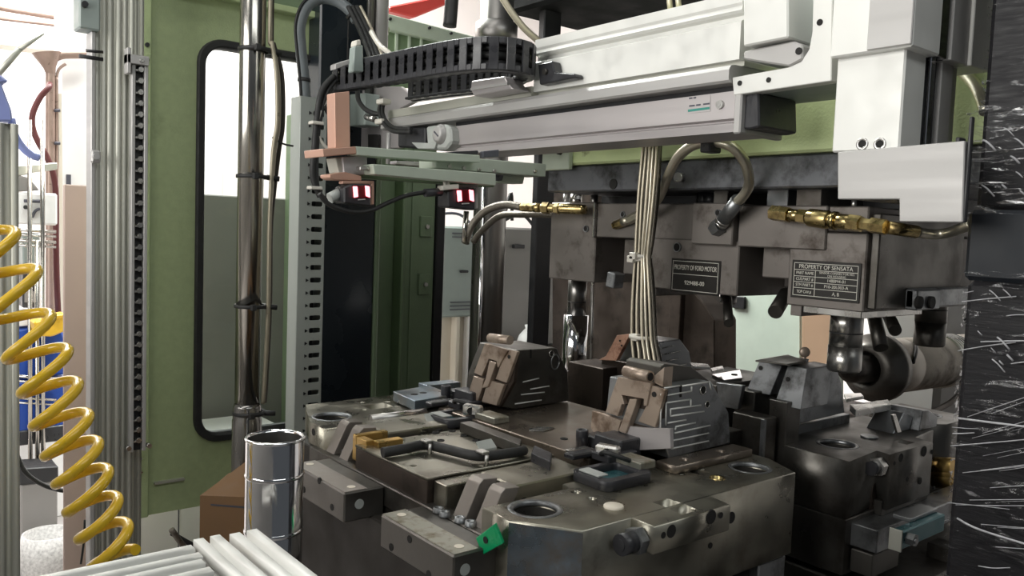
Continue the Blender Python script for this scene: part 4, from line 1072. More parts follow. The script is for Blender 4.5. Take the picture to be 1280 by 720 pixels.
# ================================================================ LOWER MOULDS
M['prong_grey'] = mat('prong_grey', (0.3, 0.27, 0.245), 0.45, 0.6, 0.15, 25)
M['bore_steel'] = mat('bore_steel', (0.05, 0.047, 0.043), 0.35, 0.3, 0.2, 20)
M['milled'] = mat('milled', (0.85, 0.85, 0.82), 0.4, 0.1, 0.1, 40)
M['steel_tan'] = mat('steel_tan', (0.24, 0.2, 0.165), 0.33, 0.8, 0.25, 14, dirt=(0.1, 0.08, 0.06), dscale=8, dlo=0.55, dhi=0.8)
M['strip_grey'] = mat('strip_grey', (0.33, 0.32, 0.27), 0.4, 0.6, 0.25, 30, dirt=(0.16, 0.13, 0.08), dscale=30)
T = 1.166                                   # parting level of both lower moulds

def bore(x, y, r, parent, z=T, depth=0.09, ro=None, mt='steel_grey'):
    """Guide bush: a bright ring set in the plate and a dark bore below it."""
    ro = ro or r * 1.22
    b = build('guide_bush', MB().lathe((x, y, z - 0.006), (0, 0, 1), [(r, 0.001), (r, 0.0045), (r * 1.06, 0.0066), (ro * 0.985, 0.0066), (ro, 0.006)], 36), M[mt], parent)
    build('bore_wall', MB().lathe((x, y, z - depth), (0, 0, 1), [(0, 0), (r * 1.01, 0), (r * 1.01, depth - 0.007)], 30), M['bore_steel'], b)
    return b

def on_plane(px, py, p0, n):
    r = CAMROT @ Vector(((px - 640) / FOC, -(py - 360) / FOC, -1.0))
    n = Vector(n)
    return EYE + r * ((Vector(p0) - EYE).dot(n) / r.dot(n))

def hole_on_x(px, py, x, r, parent, name='side_hole'):
    q = at(px, py, x=x)
    return build(name, MB().cyl(q + Vector((0.002, 0, 0)), q - Vector((0.0006, 0, 0)), r, 14), M['dark_hole'], parent)

def hole_on_y(px, py, y, r, parent, name='side_hole'):
    q = at(px, py, y=y)
    return build(name, MB().cyl(q + Vector((0, 0.002, 0)), q - Vector((0, 0.0006, 0)), r, 14), M['dark_hole'], parent)

# ---------------------------------------------------------------- front mould
m1 = thing('lower_mould', 'front steel lower mould with four bored corners and tan keyed cores', 'mould', (0.83, 1.0, 0.80))
build('base_block', MB().box(0.60, 1.06, 0.80, 1.34, 0.80, 1.13, 0.002), M['base_black'], m1)
build('base_core', MB().box(0.64, 1.0, 0.70, 0.82, 0.80, 1.07, 0.002), M['steel_brown'], m1)
near_out = [(0.594, 0.772), (0.594, 0.721), (0.643, 0.649), (1.068, 0.649), (1.10, 0.714), (1.10, 0.79), (0.741, 0.79), (0.735, 0.772)]
holes = [circ(0.646, 0.735, 0.0335), circ(1.03, 0.70, 0.031), [(0.786, 0.6495 + 0.001), (0.812, 0.651), (0.812, 0.66), (0.786, 0.66)],
         [(0.930, 0.752), (0.938, 0.714), (0.958, 0.718), (0.951, 0.756)], circ(0.945, 0.694, 0.011, 18)]
for px, py in ((720, 615), (739, 623), (771, 614), (804, 606), (790, 599), (852, 592), (878, 586)):
    q = at(px, py, z=T); holes.append(circ(q.x, q.y, 0.0055, 12))
holes[2] = [(0.788, 0.651), (0.814, 0.651), (0.814, 0.672), (0.788, 0.672)]
build('near_pad', MB().mesh(slab(near_out, holes, 1.045, T, 'z', 0.0014)), M['steel_top'], m1)
build('pad_underlay', MB().box(0.70, 1.05, 0.67, 0.77, 1.02, 1.04, 0.001), M['dark_hole'], m1)
build('corner_sheen_face', MB().prism([(0.5935, 0.7200, 0.80), (0.6425, 0.6482, 0.80), (0.6425, 0.6482, T - 0.0025), (0.5935, 0.7200, T - 0.0025)], (0.002, 0.0014, 0)), M['mould_blue'], m1)  # bluish reflection put into the colour of this thin stained face
build('left_return', MB().box(0.594, 0.60, 0.722, 0.772, 0.80, 1.045), M['steel_brown'], m1)
st1 = build('step_block', MB().mesh(slab([(0.722, 0.650), (0.722, 0.613), (0.865, 0.613), (0.872, 0.650)], [[(0.783, 0.623), (0.811, 0.623), (0.815, 0.644), (0.787, 0.644)]], 1.132, T, 'z', 0.0014)), M['steel_top'], m1)
build('pocket_floor', MB().box(0.781, 0.817, 0.621, 0.646, 1.130, 1.133), M['dark_hole'], st1)
for px, py, r in ((839, 664, 0.008), (829, 669, 0.004), (889, 646, 0.009), (901, 644, 0.004)):
    hole_on_y(px, py, 0.613, r, st1)
hole_on_y(914, 647, 0.6488, 0.008, m1)
hole_on_y(888, 682, 0.6488, 0.004, m1)
bore(0.646, 0.735, 0.0265, m1, ro=0.0338)
bore(1.03, 0.70, 0.0255, m1, ro=0.0312)
bush = build('plug_ring', MB().lathe((0.945, 0.694, T - 0.006), (0, 0, 1), [(0, 0), (0.0085, 0.0), (0.0085, 0.006), (0.011, 0.007), (0.011, 0.003)], 18), M['brass'], m1)
dk = at(767, 634, z=T)
build('return_pin', MB().lathe(dk - Vector((0, 0, 0.004)), (0, 0, 1), [(0, 0), (0.0125, 0), (0.0125, 0.006), (0.0115, 0.007), (0, 0.007)], 24), M['cream'], m1)
c0 = at(812, 681, y=0.648); 
nb = build('hose_nipple', MB().cyl((0.724, 0.631, 1.146), (0.712, 0.631, 1.146), 0.012, 18).hexnut((0.718, 0.631, 1.146), (0.706, 0.631, 1.146), 0.0165), M['steel_grey'], m1)
build('nipple_cap', MB().cyl((0.707, 0.631, 1.146), (0.686, 0.631, 1.146), 0.0125, 18).cyl((0.686, 0.631, 1.146), (0.685, 0.631, 1.146), 0.007, 12), M['black_plastic'], nb)
build('pillar', MB().box(1.0, 1.066, 0.655, 0.70, 0.80, 1.042, 0.002), M['steel_grey'], m1)
build('copper_glow_strip', MB().box(0.86, 1.0, 0.70, 0.72, 0.99, 1.0), M['warm_tint'], m1)

# middle plate and slides
build('middle_plate', MB().mesh(slab([(0.603, 0.905), (0.603, 1.105), (1.06, 1.105), (1.06, 0.905)], [circ(*at(px, py, z=T).xy, 0.0045, 10) for px, py in ((645, 589), (668, 588), (601, 583), (517, 582))], T - 0.004, T, 'z', 0.001)), M['steel_top'], m1)
build('middle_body', MB().box(0.6035, 1.06, 0.906, 1.104, 1.07, T - 0.004, 0.001), M['steel_brown'], m1)
build('plate_shelf', MB().box(0.613, 0.83, 0.875, 0.905, 1.10, T - 0.004, 0.0015), M['steel_top'], m1)
build('back_plate', MB().box(0.828, 1.075, 0.83, 1.215, 1.10, T + 0.012, 0.0014), M['steel_tan'], m1)
build('left_ledge', MB().box(0.597, 0.62, 0.772, 1.25, 1.10, 1.131, 0.0015), M['steel_dark'], m1)

def fork(y0, label_parent):
    """Two inclined prongs side by side with a dark slot between."""
    for k in (0, 1):
        ya = y0 + k * 0.045
        sec = [(0.602, 1.118), (0.630, 1.118), (0.660, 1.178), (0.636, 1.180), (0.630, 1.175)]
        build('inclined_prong', MB().prism([(x, ya, z) for x, z in sec], (0, 0.026, 0), 0.0008), M['prong_grey'], label_parent)
    build('slot_block', MB().box(0.645, 0.672, y0 + 0.026, y0 + 0.045, 1.11, 1.172, 0.001), M['steel_dark'], label_parent)
fork(0.781, m1)
fork(1.140, m1)
for y0, y1 in ((0.80, 0.874), (1.118, 1.208)):
    sb = build('slide_block', MB().box(0.667, 0.80, y0, y1, 1.10, T + 0.007, 0.002), M['steel_top'], m1)
    build('slide_hole', MB().cyl((0.683, y0 + 0.002, T - 0.02), (0.683, y0 - 0.0006, T - 0.02), 0.009, 16), M['dark_hole'], sb)
build('slide_rod', MB().cyl((0.69, 1.214, T + 0.006), (0.80, 1.214, T + 0.006), 0.008, 16), M['steel_bright'], m1)
# far pad
far_out = [(0.608, 1.215), (0.608, 1.275), (0.638, 1.352), (0.66, 1.40), (1.06, 1.40), (1.06, 1.215)]
build('far_pad', MB().mesh(slab(far_out, [circ(0.657, 1.29, 0.034), [(0.745, 1.305), (0.745, 1.345), (0.79, 1.345), (0.79, 1.305)]] + [circ(*at(px, py, z=T).xy, 0.006, 12) for px, py in ((452, 503), (483, 502), (455, 512), (495, 508))], 1.045, T, 'z', 0.0014)), M['steel_top'], m1)
bore(0.657, 1.29, 0.0285, m1)
build('far_pad_base', MB().box(0.62, 1.05, 1.25, 1.39, 0.80, 1.045, 0.002), M['steel_brown'], m1)
hole_on_x(392, 540, 0.608, 0.006, m1)
bp = build('blue_insert', MB().prism([(0.795, 1.242, T + 0.004), (0.888, 1.255, T + 0.004), (0.90, 1.355, T + 0.004), (0.806, 1.335, T + 0.004)], (0, 0, 0.018), 0.001), M['mould_blue'], m1)
for px, py in ((518, 493), (529, 491)):
    q = at(px, py, z=T + 0.022)
    build('insert_hole', MB().cyl(q, q + Vector((0, 0, 0.0006)), 0.007, 12), M['dark_hole'], bp)
build('blue_insert', MB().box(0.90, 0.98, 1.36, 1.395, T, T + 0.02, 0.001), M['mould_blue'], m1)
build('light_insert', MB().prism([at(530, 520, z=T + .012), at(549, 517, z=T + .012), at(554, 527, z=T + .002), at(535, 531, z=T + .002)], (0, 0, 0.004), 0.0005), M['label_grey'], m1)
build('light_insert', MB().prism([at(595, 555, z=T + .012), at(614, 551, z=T + .012), at(621, 562, z=T + .002), at(600, 566, z=T + .002)], (0, 0, 0.004), 0.0005), M['label_grey'], m1)

# screws and pins on the plates
for px, py, zz in ((545, 541, T), (548, 537, T), (565, 539, T), (580, 545, T), (595, 551, T), (551, 551, T), (666, 537, T + .012), (705, 549, T + .012)):
    q = at(px, py, z=zz)
    build('cap_screw', MB().lathe(q - Vector((0, 0, 0.0005)), (0, 0, 1), [(0, 0.0), (0.003, 0.0), (0.003, 0.002), (0.006, 0.002), (0.006, 0)], 12), M['dark_hole'], m1)
q = at(673, 538, z=T + .012)
build('vent_insert', MB().prism([q + Vector((-0.02, 0.0, 0)), q + Vector((0.0, -0.014, 0)), q + Vector((0.03, -0.006, 0)), q + Vector((0.006, 0.012, 0))], (0, 0, 0.003), 0.0006), M['steel_bright'], m1)

# side clamp bars on the left
def side_bar(y0, y1, cols, label):
    o = thing('side_bar', label, 'clamp bar', (0.55, (y0 + y1) / 2, 0.95))
    build('bar_body', MB().box(0.533, 0.596, y0, y1, 1.088, 1.13, 0.002), M['steel_dark'], o)
    build('top_strip', MB().box(0.535, 0.569, y0 + 0.002, y1 - 0.002, 1.13, 1.1312), M[cols], o)
    for yy in (y0 + 0.018, y1 - 0.018):
        build('top_plug', MB().cyl((0.553, yy, 1.1312), (0.553, yy, 1.1318), 0.006, 14), M['cream'], o)
    return o
sb1 = side_bar(0.742, 0.905, 'strip_grey', 'nearer left clamp bar with a pale stained top and round plugs')
sb2 = side_bar(1.004, 1.172, 'prong_grey', 'farther left clamp bar with a grey-brown top behind the chrome tube')
for b, pts in ((sb1, ((512, 674), (489, 684), (536, 718))), (sb2, ((399, 601), (380, 612), (415, 634)))):
    for px, py in pts:
        hole_on_x(px, py, 0.533, 0.0048, b)
for b, (px, py), yy in ((sb1, (581, 712), 0.742), (sb2, (449, 630), 1.004)):
    q = at(px, py, y=yy)
    build('end_plug', MB().cyl(q, q - Vector((0, 0.0008, 0)), 0.007, 14), M['label_grey'], b)
q = at(538, 646, x=0.598)
for (px, py) in ((548, 640), (556, 645), (575, 652), (588, 657), (420, 558), (432, 566), (445, 573)):
    q = at(px, py, z=1.131)
    build('ledge_screw', MB().lathe(q, (0, 0, 1), [(0, 0.004), (0.003, 0.004), (0.004, 0.006), (0.007, 0.006), (0.0075, 0)], 12), M['steel_grey'], m1)
build('lower_rail', MB().box(0.575, 0.60, 0.76, 1.30, 0.86, 1.09, 0.003), M['base_black'], m1)

# green plastic plate
ga = [at(594.5, 673, x=0.575), at(618, 655, x=0.575), at(628, 680, x=0.575), at(603, 694, x=0.575)]
gp = build('green_plate', MB().prism(ga, (0.006, 0.003, 0), 0.0008), M['green_plastic'])
tag(gp, 'small bright green plastic plate tilted beside the bored corner', 'plate')
q = at(607, 675, x=0.5745)
build('centre_hole', MB().cyl(q, q - Vector((0.0006, 0, 0)), 0.0042, 12), M['dark_hole'], gp)

# brass-coloured bracket
br = thing('brass_bracket', 'gold coloured U-shaped bracket on the left edge of the front mould', 'bracket', (0.63, 1.09, T - 0.03))
build('back_wall', MB().box(0.612, 0.668, 1.118, 1.13, T - 0.03, T + 0.010, 0.001), M['gold'], br)
build('front_wall', MB().box(0.624, 0.668, 1.072, 1.088, T - 0.03, T + 0.008, 0.001), M['gold'], br)
build('bridge', MB().box(0.612, 0.626, 1.088, 1.118, T - 0.04, T + 0.008, 0.001), M['gold'], br)
build('peg', MB().cyl((0.62, 1.07, T - 0.012), (0.62, 1.066, T - 0.012), 0.004, 10), M['steel_bright'], br)

# black rubber hoses lying in the channels
o = build('rubber_hose', MB().tube([at(478, 566, z=T + .008), at(505, 561, z=T + .010), at(532, 556, z=T + .010), at(560, 562, z=T + .010), at(598, 570, z=T + .010), at(640, 566, z=T + .010), at(655, 563, z=T + .008)], 0.0075, 12, 5), M['black_rubber'])
tag(o, 'bent black hose lying along the left half of the front mould', 'hose')
for px, py in ((533, 556), (603, 570)):
    q = at(px, py, z=T + .012)
    build('metal_clip', MB().box(q.x - 0.006, q.x + 0.006, q.y - 0.009, q.y + 0.009, q.z + 0.004, q.z + 0.008, 0.001).cyl(q + Vector((0.0, -0.010, -0.012)), q + Vector((0, -0.010, 0.004)), 0.003, 8), M['steel_bright'], o)
o = build('channel_bar', MB().prism([at(575, 528, z=T + .018), at(588, 526, z=T + .018), at(652, 549, z=T + .018), at(650, 556, z=T + .018)], (0, 0, -0.016), 0.0006), M['steel_dark'])
tag(o, 'long dark gate bar across the middle of the front mould', 'bar')
o = build('channel_bar', MB().prism([at(668, 556, z=T + .020), at(690, 566, z=T + .020), at(688, 577, z=T + .020), at(664, 566, z=T + .020)], (0, 0, -0.018), 0.001), M['black_plastic'])
tag(o, 'short black block ending the gate bar near the black moulded part', 'block')

# loose black moulded parts
def moulded_part(px, py, label):
    """px, py: foot of its upright post."""
    p = at(px, py, z=T + 0.012)
    t = thing('moulded_part', label, 'moulded part', p)
    def bx(name, x0, x1, y0, y1, z0, z1, m, b=0.002): return build(name, MB().box(p.x + x0, p.x + x1, p.y + y0, p.y + y1, p.z + z0, p.z + z1, b), M[m], t)
    build('post', MB().lathe(p, (0, 0, 1), [(0, 0), (0.0095, 0), (0.0095, 0.026), (0.009, 0.028), (0.006, 0.028), (0.006, 0.02), (0, 0.02)], 18), M['black_plastic'], t)
    bx('socket_box', 0.005, 0.05, -0.075, -0.02, 0.0, 0.026, 'black_plastic')
    bx('rear_box', 0.012, 0.045, -0.02, 0.012, 0.0, 0.018, 'black_plastic')
    bx('bridge', -0.03, 0.03, -0.085, -0.05, 0.0, 0.012, 'black_plastic')
    bx('arm', -0.065, -0.01, -0.05, -0.03, 0.002, 0.010, 'black_plastic')
    bx('bright_blade', -0.045, -0.005, -0.022, -0.012, 0.004, 0.007, 'steel_bright', 0.0005)
    ta = Vector((p.x - 0.055, p.y - 0.115, p.z - 0.012))
    fr = build('tray_rim', MB().mesh(slab(rrect(ta.x - 0.042, ta.x + 0.05, ta.y - 0.034, ta.y + 0.038, 0.014, 4), [rrect(ta.x - 0.028, ta.x + 0.038, ta.y - 0.020, ta.y + 0.027, 0.008, 4)], ta.z, ta.z + 0.014, 'z', 0.001)), M['black_plastic'], t)
    build('tray_floor', MB().box(ta.x - 0.034, ta.x + 0.042, ta.y - 0.026, ta.y + 0.032, ta.z, ta.z + 0.004), M['teal'], t)
    build('pale_insert', MB().box(ta.x - 0.036, ta.x - 0.018, ta.y - 0.012, ta.y + 0.026, ta.z + 0.0142, ta.z + 0.0165, 0.0005), M['label_grey'], fr)
    build('wire', MB().tube([p + Vector((-0.03, -0.07, 0.012)), p + Vector((-0.04, -0.09, 0.02)), p + Vector((-0.02, -0.11, 0.012)), p + Vector((0.0, -0.1, 0.004))], 0.0035, 8, 5), M['black_rubber'], t)
    return t
moulded_part(727, 560, 'black moulded connector part with an upright post in front of the near tan core')
moulded_part(557, 500, 'black moulded connector part with an upright post left of the far tan core')

# pale clips beside the black parts
for (px, py, lab) in ((772, 577, 'pale steel block in front of the near tan core'), (600, 523, 'pale steel block at the foot of the far tan core')):
    q = at(px, py, z=T + 0.012)
    o = thing('steel_clip', lab, 'block', q)
    build('clip_body', MB().box(q.x - 0.008, q.x + 0.024, q.y - 0.05, q.y + 0.005, q.z, q.z + 0.011, 0.0015), M['strip_grey'], o)
    build('clip_jaw', MB().obox(q + Vector((-0.004, 0.016, 0.012)), 0.016, 0.035, 0.018, Matrix.Rotation(0.4, 3, 'Z'), 0.003), M['steel_bright'], o)
    build('clip_eye', MB().cyl(q + Vector((-0.012, 0.012, 0.012)), q + Vector((-0.0125, 0.011, 0.012)), 0.006, 12), M['dark_hole'], o)

# ---------------------------------------------------------------- tan keyed cores
def core(u0, v0, k, x0, lean, polys, label, loc):
    """Keyed core stack drawn on a plane leaning back from x0 at the parting level."""
    t = thing('keyed_core', label, 'core', loc)
    n = Vector((1, 0, -lean)); p0 = Vector((x0, 0, T + 0.012))
    nn = n.normalized()
    for name, pts, lift, th, m in polys:
        P_ = [on_plane(u0 + a / k, v0 + b / k, p0 - nn * lift, n) for a, b in pts]
        build(name, MB().prism(P_, nn * th, 0.0008), M[m], t)
    return t, lambda a, b, lift=0.0: on_plane(u0 + a / k, v0 + b / k, p0 - nn * lift, n)
near_polys = [
    ('backing', [(160, 720), (60, 560), (200, 270), (400, 300), (470, 350), (440, 600), (505, 725)], -0.004, 0.008, 'steel_brown'),
    ('key_plate', [(85, 490), (165, 262), (380, 300), (350, 450), (330, 450), (332, 405), (190, 380), (205, 440), (190, 440), (165, 517)], 0.006, 0.010, 'core_tan'),
    ('side_plate', [(385, 318), (472, 345), (405, 590), (295, 550), (345, 455)], 0.003, 0.007, 'core_tan'),
    ('key_strip', [(240, 405), (288, 408), (277, 450), (215, 628), (168, 612), (200, 530)], 0.008, 0.012, 'core_tan'),
    ('lower_plate', [(0, 480), (75, 500), (185, 545), (160, 640), (130, 735), (20, 640), (-10, 590)], 0.004, 0.008, 'core_tan'),
    ('foot_block', [(235, 580), (330, 590), (500, 595), (505, 725), (150, 745), (175, 665), (185, 620)], 0.004, 0.008, 'alu_pink'),
    ('edge_key', [(160, 620), (185, 625), (160, 720), (135, 720)], 0.007, 0.011, 'label_grey'),
]
t, f = core(740, 420, 5.145, 0.907, 0.04, near_polys, 'near tan steel core of interlocking keyed plates below the cable bundle', at(790, 560, x=0.915))
a_, b_ = f(215, 225, 0.008), f(375, 262, 0.008)
build('top_roller', MB().cyl(a_, b_, 0.0085, 16), M['core_tan'], t)
build('roller_end', MB().cyl(b_, b_ + (b_ - a_) * 0.02, 0.006, 12), M['dark_hole'], t)
build('top_plate', MB().prism([f(400, 300, 0), f(395, 260, 0), f(465, 200, 0), f(455, 330, 0)], (0.02, 0, 0), 0.0005), M['core_tan'], t)
q = f(400, 375, 0.0035); build('socket', MB().cyl(q, q + Vector((-0.001, 0, 0)), 0.004, 10), M['dark_hole'], t)
q = f(195, 672, 0.0045); build('socket', MB().cyl(q, q + Vector((-0.001, 0, 0)), 0.004, 10), M['dark_hole'], t)
far_polys = [
    ('backing', [(160, 520), (160, 380), (240, 180), (440, 200), (420, 400), (330, 560)], -0.004, 0.008, 'steel_brown'),
    ('key_plate', [(165, 340), (235, 150), (385, 195), (345, 260), (320, 310), (310, 265), (262, 250), (215, 360)], 0.006, 0.010, 'core_tan'),
    ('side_plate', [(390, 190), (445, 205), (375, 405), (305, 380), (340, 280)], 0.003, 0.007, 'core_tan'),
    ('key_strip', [(265, 262), (308, 275), (255, 430), (215, 440), (240, 380)], 0.008, 0.012, 'core_tan'),
    ('lower_plate', [(140, 430), (165, 360), (230, 380), (215, 450), (190, 520), (130, 500)], 0.004, 0.008, 'core_tan'),
    ('lower_plate', [(275, 390), (360, 415), (310, 550), (215, 525), (240, 440)], 0.004, 0.008, 'core_tan'),
]
t, f = core(560, 400, 5.145, 0.893, 0.03, far_polys, 'far tan steel core of interlocking keyed plates in front of the tie bar', at(615, 500, x=0.915))
a_, b_ = f(270, 115, 0.004), f(400, 130, 0.004)
build('top_roller', MB().cyl(a_, b_, 0.008, 16), M['core_tan'], t)
q = f(393, 236, 0.0035); build('socket', MB().cyl(q, q + Vector((-0.001, 0, 0)), 0.0035, 10), M['dark_hole'], t)

# engraved grey blocks beside the cores
def engraved(y, pts, u0, v0, k, lines, holes, label, mt):
    """Grey block whose near face carries shallow milled channels."""
    P_ = [at(u0 + a / k, v0 + b / k, y=y) for a, b in pts]
    xs = [p.x for p in P_]
    t = thing('engraved_block', label, 'block', (sum(xs) / len(xs), y + 0.05, T))
    build('block_body', MB().prism(P_, (0, 0.11, 0), 0.0015), M[mt], t)
    mb = MB()
    for ln in lines:
        w = [at(u0 + a / k, v0 + b / k, y=y - 0.0006) for a, b in ln]
        for p, q in zip(w, w[1:]):
            mb.cyl(p, q, 0.0013, 6)
    if lines: stuff(build('milled_channels', mb, M['milled'], t))
    for a, b, r in holes:
        q = at(u0 + a / k, v0 + b / k, y=y)
        h = build('face_hole', MB().cyl(q + Vector((0, 0.001, 0)), q - Vector((0, 0.0008, 0)), r, 16), M['dark_hole'], t)
        build('hole_rim', MB().lathe(q, (0, -1, 0), [(r, 0), (r, 0.0014), (r * 1.2, 0.0012), (r * 1.2, 0)], 16), M['steel_bright'], h)
    return t
ln = [[(465, 335), (565, 320)], [(460, 385), (640, 355), (640, 325)], [(475, 575), (475, 430), (635, 408), (635, 455)], [(505, 515), (505, 470), (700, 445)], [(505, 515), (720, 485)],
      [(485, 560), (605, 540)], [(535, 605), (540, 583), (665, 558)], [(530, 625), (760, 575)], [(510, 675), (750, 625)], [(510, 725), (750, 675)], [(580, 322), (755, 295), (765, 345)], [(440, 590), (445, 370), (465, 340)]]
t = engraved(0.772, [(468, 338), (765, 292), (880, 490), (890, 690), (500, 790), (440, 600)], 740, 420, 5.145, ln, [(712, 348, 0.006), (740, 440, 0.0045)], 'near grey block milled with fine bright channels beside the near tan core', 'steel_grey')
fp = build('front_plate', MB().mesh(slab([(0.905, 0.735), (1.085, 0.735), (1.085, 0.771), (0.905, 0.771)], [circ(0.945, 0.753, 0.007, 12), circ(1.03, 0.753, 0.007, 12)], T, T + 0.012, 'z', 0.001)), M['steel_tan'], m1)
build('top_slot', MB().prism([at(740 + a / 5.145, 420 + b / 5.145, y=0.7712) for a, b in ((566, 320), (578, 318), (578, 392), (566, 394))], (0, 0.003, 0)), M['dark_hole'], t)
build('sloped_cap', MB().prism([at(740 + a / 5.145, 420 + b / 5.145, y=0.80) for a, b in ((440, 330), (440, 200), (470, 180), (640, 200), (760, 290))], (0, 0.07, 0), 0.001), M['steel_dark'], t)
ln = [[(480, 400), (585, 375)], [(530, 445), (650, 425)], [(470, 480), (620, 465)], [(430, 540), (600, 515)]]
t = engraved(1.13, [(440, 195), (700, 180), (770, 330), (780, 520), (430, 575), (345, 560), (360, 410)], 560, 400, 5.145, ln, [(665, 215, 0.005)], 'far dark block with worn milled channels beside the far tan core', 'steel_dark')
build('top_slot', MB().prism([at(560 + a / 5.145, 400 + b / 5.145, y=1.1292) for a, b in ((530, 190), (538, 190), (538, 245), (530, 246))], (0, 0.003, 0)), M['dark_hole'], t)
q0 = at(560 + 690 / 5.145, 400 + 270 / 5.145, y=1.1285)
build('oval_rim', MB().tube([q0 + Vector((0.010 * math.cos(a * 0.5236), 0, 0.014 * math.sin(a * 0.5236))) for a in range(13)], 0.0015, 6), M['steel_grey'], t)

# ---------------------------------------------------------------- rear (right) mould
m2 = thing('lower_mould', 'right steel lower mould under the press with three bored corners in view', 'mould', (1.45, 1.0, 0.80))
build('base_block', MB().box(1.24, 1.70, 0.82, 1.36, 0.90, 1.13, 0.002), M['steel_brown'], m2)
n2 = [(1.196, 0.80), (1.193, 0.635), (1.296, 0.645), (1.290, 0.621), (1.440, 0.621), (1.452, 0.655), (1.54, 0.665), (1.54, 0.80)]
build('near_pad', MB().mesh(slab(n2, [circ(1.28, 0.705, 0.033), [(1.385, 0.64), (1.41, 0.64), (1.41, 0.66), (1.385, 0.66)]], 1.075, T, 'z', 0.0014)), M['steel_dark'], m2)
bore(1.28, 0.705, 0.0275, m2)
build('corner_block', MB().box(1.196, 1.285, 0.637, 0.80, 0.985, 1.074, 0.0015), M['steel_dark'], m2)
q = at(1092, 562, z=T); build('return_pin', MB().cyl((1.375, 0.70, T), (1.375, 0.70, T + 0.003), 0.014, 20), M['steel_grey'], m2)
build('pocket_floor', MB().box(1.38, 1.415, 0.635, 0.665, 1.10, 1.104), M['dark_hole'], m2)
nb = build('hose_nipple', MB().cyl((1.292, 0.634, 1.146), (1.278, 0.634, 1.146), 0.011, 18).hexnut((1.284, 0.634, 1.146), (1.270, 0.634, 1.146), 0.0155), M['steel_bright'], m2)
build('nipple_cap', MB().cyl((1.271, 0.634, 1.146), (1.254, 0.634, 1.146), 0.011, 18), M['black_plastic'], nb)
for px, py, r in ((1126, 572, 0.007), (1118, 579, 0.003), (1155, 564, 0.009), (1165, 565, 0.004), (1134, 599, 0.004), (1150, 601, 0.006), (1168, 610, 0.003)):
    hole_on_y(px, py, 0.6208, r, m2)
build('pad_skirt', MB().box(1.285, 1.445, 0.626, 0.66, 1.066, 1.09, 0.001), M['steel_dark'], m2)
# far right bored corner
fr = [(1.575, 0.80), (1.575, 0.70), (1.61, 0.672), (1.73, 0.672), (1.735, 0.82), (1.60, 0.82)]
build('right_pad', MB().mesh(slab(fr, [circ(1.662, 0.742, 0.036)], 1.02, T, 'z', 0.0014)), M['steel_dark'], m2)
bore(1.662, 0.742, 0.030, m2)
for px, py in ((1122, 521), (1135, 527), (1148, 531), (1160, 533)):
    q = at(px, py, z=T)
    build('clamp_screw', MB().lathe(q, (0, 0, 1), [(0, 0.004), (0.004, 0.004), (0.009, 0.003), (0.009, 0)], 12), M['steel_grey'], m2)
# wedges between the pads
build('wedge', MB().prism([(1.44, 0.69, T), (1.50, 0.69, T), (1.51, 0.69, T + 0.022), (1.475, 0.69, T + 0.034)], (0, 0.05, 0), 0.001), M['steel_grey'], m2)
build('wedge', MB().prism([(1.505, 0.675, T), (1.575, 0.675, T), (1.575, 0.675, T + 0.018), (1.54, 0.675, T + 0.034), (1.515, 0.675, T + 0.036)], (0, 0.06, 0), 0.001), M['steel_grey'], m2)
build('bright_strip', MB().prism([at(1116, 519, y=0.674), at(1120, 518, y=0.674), at(1127, 540, y=0.674), at(1122, 541, y=0.674)], (0, 0.004, 0)), M['steel_bright'], m2)
build('shiny_rail', MB().prism([at(1062, 505, z=1.215), at(1110, 499, z=1.215), at(1114, 505, z=1.21), at(1070, 513, z=1.21)], (0, 0, -0.012), 0.001), M['steel_bright'], m2)
build('shiny_rail', MB().prism([at(1055, 492, z=1.22), at(1076, 491, z=1.22), at(1080, 495, z=1.22), at(1058, 499, z=1.22)], (0, 0, -0.006), 0.001), M['steel_bright'], m2)
build('core_plate', MB().box(1.27, 1.455, 0.78, 0.88, T - 0.01, T + 0.016, 0.001), M['steel_grey'], m2)
# near inclined fork and its tower
def tilt(pts, xa, lean, th, name, m, par, lift=0.0):
    n = Vector((1, 0, -lean)); p0 = Vector((xa - lift, 0, 1.21))
    P_ = [on_plane(px, py, p0, n) for px, py in pts]
    return build(name, MB().prism(P_, (th, 0, 0), 0.0008), M[m], par)
tilt([(950, 449), (979, 453), (962, 494), (933, 488)], 1.20, 0.35, 0.08, 'inclined_prong', 'steel_grey', m2)
tilt([(985, 456), (1009, 461), (1001, 512), (968, 505)], 1.20, 0.35, 0.08, 'inclined_prong', 'steel_grey', m2)
tilt([(978, 455), (987, 459), (968, 500), (958, 500), (962, 490)], 1.225, 0.35, 0.03, 'slot_block', 'dark_hole', m2)
for px, py in ((951, 460), (985, 474)):
    q = on_plane(px, py, Vector((1.199, 0, 1.21)), Vector((1, 0, -0.35)))
    build('prong_screw', MB().cyl(q, q - Vector((0.001, 0, 0)), 0.004, 10), M['dark_hole'], m2)
build('tower', MB().prism([at(1004, 466, y=0.755), at(1016, 462, y=0.755), at(1046, 459, y=0.755), at(1052, 480, y=0.755), at(1056, 516, y=0.755), at(998, 530, y=0.755)], (0, 0.09, 0), 0.0015), M['steel_grey'], m2)
build('tower_cap', MB().prism([at(944, 450, z=1.298), at(985, 443, z=1.298), at(1008, 451, z=1.298), at(985, 455, z=1.298)], (0, 0, -0.003), 0.0008), M['steel_dark'], m2)
q = at(1007, 470, y=0.754); build('tower_hole', MB().cyl(q, q - Vector((0, 0.001, 0)), 0.005, 12), M['dark_hole'], m2)
q = at(1004, 487, y=0.754); build('tower_hole', MB().cyl(q, q - Vector((0, 0.001, 0)), 0.007, 12), M['dark_hole'], m2)
